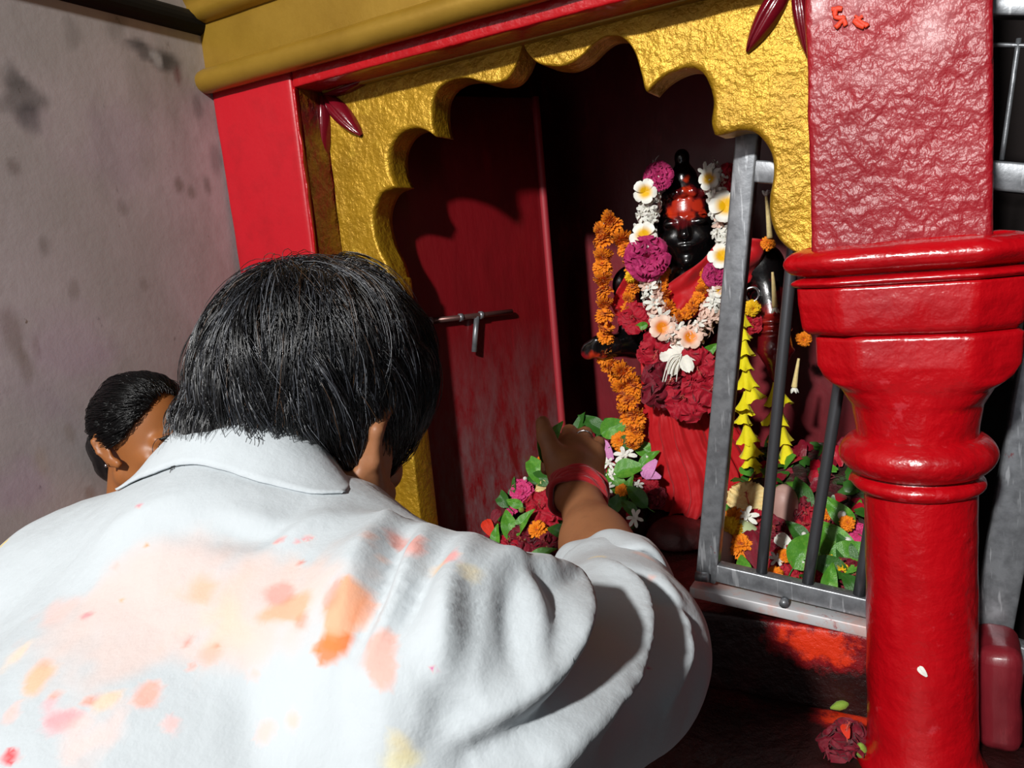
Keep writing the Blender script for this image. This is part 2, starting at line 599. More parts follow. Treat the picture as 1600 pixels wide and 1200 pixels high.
for q in [(25, 155, 34, '3c3a38', .75, 1.1), (45, 185, 20, '36363a', .7, 1.2), (15, 125, 22, '4a4846', .6, 1.2), (240, 85, 36, '2c2c2c', .85, .6), (215, 68, 16, '262626', .8, .5), (262, 95, 22, '30302e', .8, .9), (246, 92, 9, 'b8b8b8', .9, 1.6), (238, 84, 6, 'a8a8a8', .9, 1.4), (278, 118, 7, '5a1418', .8, 2.2),
          (20, 262, 12, '5a4a40', .6, 1.3), (280, 285, 11, '5a4c3a', .7, 1.5), (300, 300, 8, '55503a', .6, 1.5), (325, 290, 7, '4a4638', .6, 2), (20, 530, 16, '6a5242', .55, 2.6), (40, 570, 12, '6e5846', .5, 2.5), (140, 768, 9, '7a5a44', .6, 1.2), (60, 540, 8, '70594a', .5, 2.5), (115, 450, 10, '6e5c52', .5, 2),
          (65, 385, 9, '5c5348', .5, 2), (190, 320, 10, '60584e', .5, 1.6), (225, 445, 8, '6c5c50', .5, 1.5), (110, 675, 8, '7a6048', .4, 2.6), (180, 40, 16, '56504a', .4, 2), (110, 50, 12, '55504a', .4, 2), (310, 170, 10, '3a3a36', .5, 2), (340, 250, 14, '3c3c38', .5, 2.2), (30, 760, 60, 'b08ab0', .3, 1), (120, 540, 70, 'bc9cb8', .3, 1), (180, 220, 60, 'a890a8', .25, 1.2), (70, 720, 14, 'a8885c', .3, 2)]:
    wall_spot(*q)
_at = _wl.data.attributes.new('stain', 'FLOAT_COLOR', 'POINT'); _at.data.foreach_set('color', WST.astype(np.float32).ravel())
struct('ceiling', box(-1.9, 1.6, -3.2, 2.0, 3.5, 3.58), PLASTER)
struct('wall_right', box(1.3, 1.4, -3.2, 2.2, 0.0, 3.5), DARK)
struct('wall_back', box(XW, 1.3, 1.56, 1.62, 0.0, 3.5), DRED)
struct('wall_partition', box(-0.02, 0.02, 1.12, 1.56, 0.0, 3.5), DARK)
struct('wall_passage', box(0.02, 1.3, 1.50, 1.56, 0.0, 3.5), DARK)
# shrine chamber
struct('ceiling_chamber', box(XW, -0.02, 1.02, 1.56, 1.93, 1.98), DRED)
# crown moulding along the top of the left wall
p_ = [on_y(100, 0, 1)]
rr = ray(205, 18); pm = EYE + rr * (XW / rr[0])
trim_prof = [(0, .0)] + [(.016 * math.cos(a), .018 + .018 * math.sin(a)) for a in np.linspace(-1.4, 1.4, 9)] + [(0, .036)]
Vt = []; Ft = []
for y in (-2.0, 0.93):
    for (a, b) in trim_prof: Vt.append((XW + a, y, pm[2] - .01 + b))
k = len(trim_prof)
for i in range(k): Ft.append((i, (i + 1) % k, k + (i + 1) % k, k + i))
Ft += [tuple(range(k))[::-1], tuple(range(k, 2 * k))]
struct('trim_1', (np.array(Vt), Ft), PLASTER)

# platform inside the shrine and the ledge in front
ZP, ZL, YS = 0.975, 0.86, 1.035
Vp, Fp = grid_box(XW, -0.02, YS, 1.56, ZL - .05, ZP, .012, .006, .003, 3)
plat = struct('plinth_platform', (Vp, Fp), SMEAR, smooth=True)
c_ = on_y(1255, 1020, YS)
sm = np.clip(1.0 - np.sqrt(((Vp[:, 0] - c_[0] - .02) / .13) ** 2 + ((Vp[:, 2] - c_[2] - .02) / .075) ** 2), 0, 1) * (Vp[:, 0] > -.34)
sm = np.maximum(sm, np.clip(1 - np.abs(Vp[:, 0] + .2) / .16, 0, 1) * .5 * (Vp[:, 2] > ZP - .02))
a_ = plat.data.attributes.new('smear', 'FLOAT', 'POINT'); a_.data.foreach_set('value', sm.astype(np.float32))
tag(plat, 'dark stone step below the steel gate, smeared with orange vermilion')
Vp, Fp = grid_box(XW, 0.6, 0.62, YS, ZL - .12, ZL, .02, .008, .003, 5)
led = struct('ledge', (Vp, Fp), SMEAR, smooth=True)
c_ = on_z(1330, 1120, ZL)
sm = np.clip(1.15 - np.hypot((Vp[:, 0] - c_[0]) / .07, (Vp[:, 1] - c_[1]) / .06), 0, 1) * (Vp[:, 2] > ZL - .02)
a_ = led.data.attributes.new('smear', 'FLOAT', 'POINT'); a_.data.foreach_set('value', sm.astype(np.float32))
tag(led, 'dark wet stone ledge carrying the red column')
struct('ledge_base', box(XW, 1.3, 0.66, 1.56, 0.0, ZL - .12), STONE)

# ------------------------------------------------------------------ red frame, gold cornice and arch
YF, YA = 0.92, 0.985
zl = on_y(640, 88, YF)[2]         # underside of the red lintel
zb = on_y(500, 100, YF)[2]        # where the gold bead sits
XP0, XP1 = XW + .0, -0.868
pil = empty('pilaster', ((XP0 + XP1) / 2, YF + .04, ZL), 'flat bright red pilaster between the stained plaster wall and the gold arch', 'pilaster')
V_, F_ = grid_box(XP0, XP1, YF, YF + .10, ZL, zb + .02, .012, .006, .0012, 8)
# the outer edge leans a little
kx = np.clip((zb - V_[:, 2]) / .28, 0, 3)
V_[:, 0] += np.clip((XP1 - V_[:, 0]) / (XP1 - XP0), 0, 1) * kx * 0.006
mesh_obj('front_face', V_, F_, REDFLAT, pil)
V_, F_ = quadgrid((XP1 + .0015, YF + .012, ZL), (XP1 + .0015, YA + .002, ZL), (XP1 + .0015, YA + .002, zl), (XP1 + .0015, YF + .012, zl), 8, 60)
V_[:, 0] += vnoise(V_, 40, 4, 2) * .0015
mesh_obj('inner_return', V_, F_, GOLDRED, pil, label='brownish gold inner return of the pilaster')
V_ = spline([(XP1 + .001, YF + .003, z) for z in np.linspace(ZL, zl, 40)], 4)
V_[:, 0] += vnoise(V_, 60, 6, 2) * .002
mesh_obj('paint_ridge', *tube(V_, .0025, 6), RED, pil, label='glossy wavy paint edge of the pilaster')

cor = empty('cornice', (-0.5, YF, zl), 'gold painted cornice with rounded bead above the red lintel', 'cornice')
XC1 = -0.128
mesh_obj('lintel', *grid_box(XP1 - .0, XC1, YF + .002, YA + .03, zl, zb + .02, .015, .004, .0012, 9), RED, cor, label='narrow red lintel strip under the gold bead')
# bead
bp = spline([(XP0 - .012 + t * (XC1 + .0 - XP0 + .012), YF - .012, zb + .016 + (zl - on_y(640, 88, YF)[2])) for t in np.linspace(0, 1, 60)], 2)
bp[:, 2] += vnoise(bp, 9, 3, 2) * .002
rad = np.full(len(bp), .019); rad[:3] = [.010, .015, .018]
mesh_obj('bead', *tube(bp, rad, 16), GOLD2, cor)
mesh_obj('frieze', *grid_box(XP0 - .004, XC1, YF - .004, YF + .1, zb + .02, zb + .112, .015, .004, .001, 4), GOLD2, cor)
# upper moulding steps out
def mould(prof, x0, x1, n=30):
    V = []; Fs = []; m = len(prof)
    xs = np.linspace(x0, x1, n)
    for x in xs:
        for (y, z) in prof: V.append((x, y, z))
    for i in range(n - 1):
        for j in range(m - 1): Fs.append((i * m + j, (i + 1) * m + j, (i + 1) * m + j + 1, i * m + j + 1))
    Fs.append(tuple(range(m))); Fs.append(tuple((n - 1) * m + j for j in range(m))[::-1])
    return np.array(V), Fs
z0 = zb + .105
prof = [(YF + .1, z0), (YF - .006, z0), (YF - .02, z0 + .004), (YF - .028, z0 + .014), (YF - .024, z0 + .024), (YF - .03, z0 + .034), (YF - .05, z0 + .05), (YF - .055, z0 + .08), (YF - .055, z0 + .13), (YF + .1, z0 + .13)]
mesh_obj('crown_moulding', *mould(prof, XP0 - .02, XC1), GOLD2, cor)
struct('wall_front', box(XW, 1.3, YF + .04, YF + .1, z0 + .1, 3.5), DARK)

# scalloped arch
OUT = [(612, 440), (605, 415), (591, 385), (583, 350), (585, 325), (595, 303), (608, 296), (618, 293), (610, 275), (607, 250), (611, 228), (625, 208), (648, 200), (667, 205), (680, 214),
       (675, 190), (675, 160), (685, 138), (705, 125), (730, 122), (752, 128), (772, 130), (790, 124), (804, 106), (814, 80), (817, 62),
       (823, 80), (838, 97), (857, 103), (880, 103), (905, 90), (930, 66), (950, 56), (974, 60), (990, 80), (1000, 112), (1006, 137), (1011, 144), (1028, 126), (1050, 112), (1074, 105), (1095, 111),
       (1108, 132), (1114, 160), (1111, 190), (1116, 211), (1132, 209), (1155, 203), (1175, 205), (1190, 216), (1205, 240), (1208, 272), (1202, 310), (1203, 340), (1215, 371), (1236, 391), (1262, 398), (1290, 392)]
IN = np.array([on_y(px, py, YA)[[0, 2]] for px, py in OUT])
cusps = [0, 7, 14, 25, 37, 45, len(OUT) - 1]
segs = []
for a, b in zip(cusps[:-1], cusps[1:]):
    s_ = spline(np.c_[IN[a:b + 1], np.zeros(b + 1 - a)], 5)[:, :2]
    segs.append(s_[:-1])
INs = np.vstack(segs + [IN[-1:]])
INs = resample(np.c_[INs, np.zeros(len(INs))], 420)[:, :2]
m = len(INs)
# outer boundary: left side up, along the top, right side down
xl, xr, zt = XP1 + .003, -0.115, zl + .01
zl0, zr0 = INs[0, 1], INs[-1, 1]
outer = np.vstack([[[xl, zl0 - .3]], [[xl, zt]], [[xr, zt]], [[xr, zr0]]])
# radial matching from outline point to outer rectangle
def outpt(p):
    c = np.array([-0.47, 1.40]); dd = p - c
    best = 1e9
    for (ax_, val) in ((0, xl), (0, xr), (1, zt)):
        if abs(dd[ax_]) > 1e-6:
            t = (val - c[ax_]) / dd[ax_]
            if t > 0.5: best = min(best, t)
    return c + dd * best
OP = np.array([outpt(p) for p in INs])
NV = 26
V_ = []
for i in range(m):
    for j in range(NV + 1):
        t = j / NV
        q = INs[i] * (1 - t) + OP[i] * t
        V_.append((q[0], YA, q[1]))
V_ = np.array(V_)
edge = np.tile(np.linspace(0, 1, NV + 1), m)
V_[:, 1] += vnoise(V_, 34, 2, 3) * .0018 + np.where(edge < .02, .004, 0)
Fs_ = [(i * (NV + 1) + j, i * (NV + 1) + j + 1, (i + 1) * (NV + 1) + j + 1, (i + 1) * (NV + 1) + j) for i in range(m - 1) for j in range(NV)]
# soffit
ns = len(V_); TH = .05
S_ = []
for k_ in range(1, 6):
    for i in range(m): S_.append((INs[i, 0], YA + .004 + (TH - .004) * k_ / 5, INs[i, 1]))
V2 = np.vstack([V_, S_])
row = lambda k_, i: i * (NV + 1) if k_ == 0 else ns + (k_ - 1) * m + i
for k_ in range(5):
    for i in range(m - 1): Fs_.append((row(k_, i), row(k_, i + 1), row(k_ + 1, i + 1), row(k_ + 1, i)))
# back
nb = len(V2)
B_ = np.array([(q[0], YA + TH, q[1]) for q in OP]); V2 = np.vstack([V2, B_])
for i in range(m - 1): Fs_.append((row(5, i), row(5, i + 1), nb + i + 1, nb + i))
arch = empty('arch', (-.47, YA + .02, 1.44), 'gold painted scalloped arch over the shrine opening', 'arch')
mesh_obj('scalloped_panel', V2, Fs_, GOLD, arch)
mesh_obj('spring_block', *grid_box(xl, INs[0, 0] + .004, YA, YA + TH, ZP, zl0 + .004, .02, .004), GOLD, arch)
mesh_obj('spring_block', *grid_box(xl, INs[:60, 0].min() - .001, YA + .0012, YA + TH, zl0, zl0 + .13, .01, .002), GOLD, arch)
# moulded line under the lintel
a = on_y(595, 122, YA - .004); b = on_y(1010, 12, YA - .004)
mesh_obj('top_fillet', *grid_box(XP1 + .01, -.12, YA - .012, YA + .004, a[2] - .003, zl + .003, .02, .003), GOLD2, arch)


def petal(base, tip, w, th, y):
    """long leaf in relief on the arch"""
    base = np.asarray(base, float); tip = np.asarray(tip, float)
    ax_ = tip - base; L = np.linalg.norm(ax_); ax_ /= L
    sd = np.cross(ax_, [0, -1, 0])
    V = []; n, q = 22, 14
    for i in range(n + 1):
        t = i / n
        ww = w * (math.sin(math.pi * min(1, t ** .85 * .93 + .05)) ** .7)
        for j in range(q + 1):
            s = -1 + 2 * j / q
            hgt = th * max(0.0, 1 - s * s) ** .5 * (math.sin(math.pi * min(1, .06 + t * .9)) ** .5)
            hgt -= th * .35 * math.exp(-(s / .13) ** 2)
            V.append(base + ax_ * L * t + sd * s * ww + np.array([0, -hgt, 0]))
    Fs = [(i * (q + 1) + j, (i + 1) * (q + 1) + j, (i + 1) * (q + 1) + j + 1, i * (q + 1) + j + 1) for i in range(n) for j in range(q)]
    return np.array(V), Fs


Yp = YA - .001
leafpts = [((505, 150), (512, 249), .011), ((510, 152), (566, 212), .016), ((508, 148), (583, 122), .010),
           ((1232, -30), (1168, 82), .014), ((1245, -30), (1262, 88), .010)]
for (b0, t0, w0) in leafpts:
    mesh_obj('relief_leaf', *petal(on_y(*b0, Yp), on_y(*t0, Yp), w0, .016, Yp), MAROON, arch, label='maroon leaf in relief on the gold arch')

# ------------------------------------------------------------------ the red column
CX, CY = -0.045, 0.955
col_ = empty('column', (-.03, CY, ZL), 'thick glossy red column with stepped capital at the right of the shrine', 'column')
zc = [on_y(1420, y, .89)[2] for y in (382, 425, 443, 470, 522, 528, 575, 600, 690, 705, 760, 790, 805)]
bx0, bx1 = on_y(1262, 200, .893)[0], on_y(1553, 200, .893)[0]
V_, F_ = grid_box(bx0, bx1, .893, 1.03, zc[0] - .004, 2.1, .008, .006, .002, 12)
mesh_obj('impost_block', V_, F_, REDBOX, col_)
cx = -0.038
def tier(z1, z0, hx, hy, ch, bulge=0.0, e=14):
    out = []
    for t in np.linspace(0, 1, 9):
        s = math.sin(math.pi * t) ** .55 if 0 < t < 1 else 0
        g = bulge * (s - 1)
        out.append((z1 + (z0 - z1) * t, hx + g, hy + g, e, ch))
    return out
# rounded top slab, thin fillet, flat slab
pf = [(zc[0] + .006, .088, .06, 14, 1.75)] + tier(zc[0] + .004, zc[1], .122, .085, 1.62, .022, 9)
pf += tier(zc[1] - .001, zc[2], .114, .08, 1.62, .010, 9)
mesh_obj('abacus', *loft(dense(pf[::-1], .004), (cx, CY), 128, .0016, 21), RED, col_)
pf = [(zc[2], .108, .076, 12, 1.60), (zc[3], .108, .076, 12, 1.60), (zc[4] + .006, .104, .073, 12, 1.6), (zc[4], .098, .068, 12, 1.6)]
mesh_obj('slab', *loft(dense(pf[::-1], .004), (cx, CY), 128, .0012, 22), RED, col_)
cs = -0.031
pf = [(zc[4] - .001, .094, .066, 10, 1.56), (zc[5], .098, .070, 10, 1.56), (zc[6], .097, .070, 9, 1.56), (zc[6] - .014, .090, .068, 5, 1.6), (zc[7] - .012, .076, .064, 3, 1.9),
      (zc[8] + .03, .066, .062, 2.2, 3), (zc[8], .062, .060, 2, 3), (zc[9] - .004, .061, .060, 2, 3)]
mesh_obj('bell', *loft(dense(pf[::-1], .004), (cs, CY), 128, .0016, 23), RED, col_)
pf = []
for t in np.linspace(0, 1, 15):
    th = math.pi * (t - .5)
    pf.append((zc[9] + .004 - t * (zc[10] - .002 - zc[9]) * -1 if False else zc[9] + .006 + (zc[10] - zc[9] - .006) * t, .060 + .0205 * math.cos(th) ** .6, .060 + .0205 * math.cos(th) ** .6, 2, 3))
for t in np.linspace(0, 1, 9):
    th = math.pi * (t - .5)
    pf.append((zc[10] + (zc[11] - zc[10]) * t * 1.0, .058 + .011 * max(0, math.cos(th)) ** .7, .058 + .011 * max(0, math.cos(th)) ** .7, 2, 3))
mesh_obj('neck_ring', *loft(pf[::-1], (cs, CY), 96, .0016, 24), RED, col_)
pf = [(zc[10], .058, .058, 2, 3), (1.15, .058, .058, 2, 3), (1.0, .0585, .0585, 2, 3), (ZL + .03, .060, .060, 2, 3), (ZL + .012, .066, .066, 2, 3), (ZL, .074, .074, 2, 3)]
mesh_obj('shaft', *loft(dense(pf[::-1], .008), (-.028, CY), 96, .0012, 25), RED, col_)

# ------------------------------------------------------------------ steel gates
YG = 1.058


def flat_bar(p, q, w, d, y):
    """square section bar between two points in the plane Y=y"""
    p = np.array([p[0], p[2]]); q = np.array([q[0], q[2]])
    t = q - p; L = np.linalg.norm(t); t /= L; n = np.array([-t[1], t[0]])
    V, Fs = grid_box(-w / 2, w / 2, -d / 2, d / 2, 0, L, .05, min(w, d) * .14)
    out = np.stack([p[0] + n[0] * V[:, 0] + t[0] * V[:, 2], y + V[:, 1], p[1] + n[1] * V[:, 0] + t[1] * V[:, 2]], 1)
    # keep handedness
    return out, [f[::-1] for f in Fs]


def rod(p, q, r, y):
    return tube(np.linspace([p[0], y, p[2]], [q[0], y, q[2]], 8), r, 10)


gate = empty('gate', on_y(1085, 915, YG), 'leaning steel barred gate in front of the flowers left of the red column', 'gate')
g = lambda x, y: on_y(x, y, YG)
mesh_obj('stile', *flat_bar(g(1105, 905), g(1172, 190), .030, .024, YG), STEEL, gate)
mesh_obj('bottom_rail', *flat_bar(g(1108, 889), g(1420, 962), .027, .020, YG), STEEL, gate)
mesh_obj('top_rail', *flat_bar(g(1168, 267), g(1420, 285), .028, .020, YG), STEEL, gate)
pa = g(1084, 915); pb = g(1420, 990)
mesh_obj('sill_flange', *grid_box(0, 1, 0, 1, 0, 1, 2, .01), WHITEMETAL, gate) if False else None
mesh_obj('sill_flange', *flat_bar(pa, pb, .016, .040, YG - .004), WHITEMETAL, gate, label='white painted bottom edge of the gate')
for (a, b) in (((1190, 897), (1252, 250)), ((1262, 912), (1330, 480)), ((1342, 930), (1400, 560))):
    mesh_obj('bar', *rod(g(*a), g(*b), .0078, YG), IRON, gate)
bb = on_y(1224, 944, YG - .026)
mesh_obj('rivet', *tube([bb, bb + [0, .012, 0]], .006, 10), STEEL, gate)
bb = on_y(1094, 905, YG - .026)
mesh_obj('hinge_pin', *tube([bb + [-.006, 0, .004], bb + [.012, 0, .004]], .007, 10), STEEL, gate)

YR = 1.10
h_ = lambda x, y: on_y(x, y, YR)
g2 = empty('gate', h_(1530, 1000), 'second steel gate in the dark passage right of the red column', 'gate')
mesh_obj('stile', *flat_bar(h_(1540, 1035), h_(1640, 480), .044, .03, YR), STEEL, g2)
_e = lambda p, x: np.array([x, YR, p[2] + (p[2] - h_(1520, 1000)[2]) * 0])
XG2 = .62
mesh_obj('bottom_rail', *flat_bar(h_(1535, 1004), h_(1535, 1004) + np.array([XG2 - .04, 0, -.145]), .036, .026, YR), STEEL, g2)
mesh_obj('mid_rail', *flat_bar(h_(1480, 268), h_(1480, 268) + np.array([XG2, 0, -.15]), .034, .026, YR), STEEL, g2)
mesh_obj('top_rail', *flat_bar(h_(1480, 12), h_(1480, 12) + np.array([XG2, 0, -.15]), .02, .026, YR), STEEL, g2)
mesh_obj('wire', *rod(h_(1592, 60), h_(1565, 250), .0028, YR), STEEL, g2)
mesh_obj('wire', *rod(h_(1480, 68), h_(1480, 68) + np.array([XG2, 0, -.15]), .0026, YR), STEEL, g2)
mesh_obj('post', *flat_bar(np.array([.60, YR, ZL - .12]), np.array([.66, YR, 1.95]), .044, .034, YR), STEEL, g2)
mesh_obj('post', *flat_bar(np.array([.03, YR + .03, 1.35]), np.array([.03, YR + .03, 1.95]), .03, .02, YR + .03), STEEL, g2)
for k_ in range(1, 5):
    xk = .12 + .1 * k_
    mesh_obj('bar', *rod(np.array([xk + .02, YR, .965 - xk * .22]), np.array([xk + .10, YR, 1.56 - xk * .22]), .0078, YR), IRON, g2)
# red kerb stone behind the column foot
V_, F_ = grid_box(.03, .078, 1.0, 1.09, ZL, on_y(1560, 1020, 1.0)[2], .008, .018, .004, 31)
mesh_obj('kerb_post', V_, F_, DRED, label='low rounded red masonry stub behind the column foot', cat='post')

# ------------------------------------------------------------------ inner door leaves
def leaf_door(name, a, b, z0, z1, th, label):
    a = np.array(a); b = np.array(b); L = np.linalg.norm(b - a); u = (b - a) / L; n = np.array([u[1], -u[0]])
    V, Fs = grid_box(0, L, -th / 2, th / 2, z0, z1, .03, .003, .0008, 41)
    W_ = np.stack([a[0] + u[0] * V[:, 0] + n[0] * V[:, 1], a[1] + u[1] * V[:, 0] + n[1] * V[:, 1], V[:, 2]], 1)
    return mesh_obj(name, W_, [f[::-1] for f in Fs], DOORM, kind='structure', label=label), a, u, n
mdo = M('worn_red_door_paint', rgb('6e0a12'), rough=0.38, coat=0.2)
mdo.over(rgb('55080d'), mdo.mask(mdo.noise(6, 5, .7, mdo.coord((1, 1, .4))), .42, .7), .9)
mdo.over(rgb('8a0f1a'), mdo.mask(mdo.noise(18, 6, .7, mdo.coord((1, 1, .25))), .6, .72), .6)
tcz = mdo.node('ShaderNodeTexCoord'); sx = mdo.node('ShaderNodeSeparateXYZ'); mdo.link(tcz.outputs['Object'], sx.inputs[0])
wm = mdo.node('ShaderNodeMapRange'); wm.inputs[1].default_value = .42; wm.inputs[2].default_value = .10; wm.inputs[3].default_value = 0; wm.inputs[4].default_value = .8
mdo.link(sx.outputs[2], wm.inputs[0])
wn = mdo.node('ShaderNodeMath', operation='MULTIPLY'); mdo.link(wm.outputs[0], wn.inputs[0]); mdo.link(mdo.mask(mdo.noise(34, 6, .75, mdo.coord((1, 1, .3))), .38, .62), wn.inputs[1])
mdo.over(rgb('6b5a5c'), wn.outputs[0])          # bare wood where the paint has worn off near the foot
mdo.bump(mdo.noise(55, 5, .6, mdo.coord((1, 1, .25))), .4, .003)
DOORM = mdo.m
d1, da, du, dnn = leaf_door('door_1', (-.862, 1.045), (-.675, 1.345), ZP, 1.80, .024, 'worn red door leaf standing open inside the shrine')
e_ = da + du * .352
mesh_obj('edge_strip', *tube([(e_[0] + dnn[0] * .014, e_[1] + dnn[1] * .014, z) for z in np.linspace(ZP, 1.80, 20)], .0075, 8), M('dull_red_edge_paint', rgb('9c2630'), rough=.55).m, d1, label='brighter red edge strip of the door')
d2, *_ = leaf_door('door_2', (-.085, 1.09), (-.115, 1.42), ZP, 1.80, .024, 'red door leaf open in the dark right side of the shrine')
# bolt on the left leaf
def on_leaf(px, py, off):
    r = ray(px, py); n3 = np.array([dnn[0], dnn[1], 0]); p0 = np.array([da[0], da[1], 0]) + n3 * off
    t = ((p0 - EYE) @ n3) / (r @ n3); return EYE + r * t
b0, b1 = on_leaf(668, 502, .024), on_leaf(800, 487, .024)
sg = 1 if (np.array([0, 0]) - da) @ dnn > 0 else -1
b0, b1 = on_leaf(668, 502, sg * .024), on_leaf(800, 487, sg * .024)
bolt = empty('door_bolt', b0, 'sliding steel door bolt'); bolt.parent = d1; bolt.location = b0 - np.array(d1.location)
def sub(name, VF, mat, par): return mesh_obj(name, VF[0], VF[1], mat, par)
mrod = M('brown_stained_steel', rgb('7a5a55'), rough=.35, metal=.7).m
sub('sliding_rod', tube([b0, b1], .0052, 10), mrod, bolt)
for q in (.03, .38, .62):
    p = b0 + (b1 - b0) * q
    sub('staple', tube([p - (b1 - b0) * .02, p + (b1 - b0) * .02], .0075, 10), STEEL, bolt)
p = b0 + (b1 - b0) * .57; dwn = on_leaf(741, 550, sg * .026)
sub('drop_handle', tube([p, p * .5 + dwn * .5, dwn], .0052, 10), STEEL, bolt)

# ------------------------------------------------------------------ the man in the white shirt
mskin = M('brown_skin', rgb('966443'), rough=0.5, spec=.4, sub=0.12)
mskin.over(rgb('6e4530'), mskin.mask(mskin.noise(30, 5, .7), .5, .75), .5)
mskin.over(rgb('b57a4a'), mskin.mask(mskin.noise(16, 4, .6), .58, .75), .45)
mskin.bump(mskin.noise(300, 3), .15, .001)
SKIN = mskin.m
mh = M('hair', rgb('0b0b0d'), rough=0.36, spec=.75)
mh.over(mh.attr('tint'), mh.attr('tint', 'Alpha'))
HAIRM = mh.m
ms = M('white_cotton', rgb('b9c0c4'), rough=0.8, spec=.2, sheen=0.15)
ms.over(ms.attr('stain'), ms.attr('stain', 'Alpha'))
ms.bump(ms.noise(22, 5, .62), .28, .008).bump(ms.noise(70, 3, .6, ms.coord((1.6, .5, 1), (0, 0, .5))), .18, .003).bump(ms.noise(900, 2), .08, .0006)
SHIRT = ms.m
mtr = M('grey_cotton', rgb('3a3d44'), rough=.85)
TROUSER = mtr.m
mth = M('red_thread', rgb('b0101c'), rough=.8, sheen=.3)
mth.bump(mth.noise(500, 2), .5, .001)
THREAD = mth.m
SILVER = M('silver', rgb('d8d8da'), rough=.2, metal=1.0).m

MX = -0.43
HC = at(496, 628, .65)
yw, pt, rl = math.radians(5), math.radians(32), math.radians(18)
fh = np.array([-math.sin(yw), math.cos(yw), 0]); hr = np.array([math.cos(yw), math.sin(yw), 0])
hf = fh * math.cos(pt) + np.array([0, 0, -math.sin(pt)]); hu = np.cross(hr, hf)
hr, hu = hr * math.cos(rl) - hu * math.sin(rl), hu * math.cos(rl) + hr * math.sin(rl)
HR = np.stack([hr, hf, hu], 1)       # columns: right, forward, up


HSC = 1.05
EARK = .95
EARF = .019
_ea = math.radians(36)
# ears lean back on the head
EARR = np.array([[1, 0, 0], [0, math.cos(_ea), -math.sin(_ea)], [0, math.sin(_ea), math.cos(_ea)]])


def H(a, b, c): return HC + HR @ np.array([a, b, c])


TA = np.array([0, .74, .67]); TN = np.array([0, -.67, .74])     # along the spine, out of the back
C7 = np.array([MX - .018, .335, 1.350])
CH = C7 - .15 * TA - .085 * TN
SHR = np.array([-.255, .345, 1.255]); SHL = np.array([-.605, .335, 1.245])
ELB = at(982, 998, .69); WR = at(903, 768, .93); CUFF = WR * .27 + ELB * .73
PEL = np.array([MX, -.10, .93]); BEL = np.array([MX, .05, 1.04])
TR = np.stack([[1, 0, 0], TA, TN], 1)
ELL = np.array([-.68, .48, 1.03]); WRL = np.array([-.60, .70, .95])

c_r = np.array([AX[0], AY[0], -dn[0]]); c_f = np.array([AX[2], AY[2], -dn[2]]); c_u = -np.array([AX[1], AY[1], -dn[1]])


def head_sdf(P):
    Q = (P - HC) @ HR * HSC
    d_ = sd_ell(Q, (0, -.012, .018), (.078, .094, .088))
    d_ = smin(d_, sd_ell(Q, (0, .03, -.045), (.062, .062, .075)), .03)
    d_ = smin(d_, sd_cone(Q, (0, .065, -.105), (0, .05, -.10), .022, .03), .03)       # chin
    for s in (-1, 1):
        d_ = smin(d_, sd_cone(Q, (s * .055, .0, -.07), (s * .02, .062, -.105), .018, .017), .025)   # jaw
        d_ = smin(d_, sd_ell(Q, (s * .042, .066, -.03), (.022, .02, .018)), .018)    # cheekbone
        d_ = smin(d_, sd_cone(Q, (s * .012, .094, .008), (s * .042, .078, .006), .010, .009), .012)  # brow
        d_ = smax(d_, -sd_ell(Q, (s * .031, .102, -.012), (.016, .014, .010)), .010)
        d_ = smin(d_, sd_ell(Q, (s * .031, .079, -.012), (.0125, .0125, .0125)), .002)   # eyeball
        d_ = smin(d_, sd_cone(Q, (s * .042, .085, -.003), (s * .02, .090, -.004), .004, .004), .004)
        # ear: rim, lobe, bowl
        E_ = (Q - np.array([0, -.010 + EARF, -.014 - EARF * .45])) @ EARR + np.array([0, -.010, -.014])
        e0 = np.array([s * .079, -.012, -.014])
        E_ = (E_ - np.array([s * .079, 0, -.012])) / EARK + np.array([s * .079, 0, -.012])
        ear = sd_ell(E_, e0 + [s * .006, -.008, 0], (.006, .020, .040), None)
        pts = [(s * .078, .008, .014), (s * .085, -.008, .036), (s * .093, -.030, .022), (s * .093, -.031, -.006), (s * .087, -.018, -.036), (s * .081, -.002, -.050)]
        for a, b in zip(pts[:-1], pts[1:]): ear = smin(ear, sd_cone(E_, a, b, .0058, .0058), .004)
        ear = smin(ear, sd_ell(E_, (s * .084, -.005, -.050), (.007, .011, .013)), .006)
        ear = smax(ear, -sd_ell(E_, e0 + [s * .022, .004, .0], (.009, .013, .022)), .004)
        d_ = smin(d_, ear, .006)
    d_ = smin(d_, sd_cone(Q, (0, .096, -.004), (0, .118, -.044), .008, .012), .012)   # nose
    for s in (-1, 1): d_ = smin(d_, sd_ell(Q, (s * .013, .108, -.047), (.009, .010, .008)), .006)
    d_ = smin(d_, sd_cone(Q, (-.018, .092, -.070), (.018, .092, -.070), .007, .007), .007)
    d_ = smin(d_, sd_cone(Q, (-.016, .090, -.081), (.016, .090, -.081), .008, .008), .006)
    return d_ / HSC


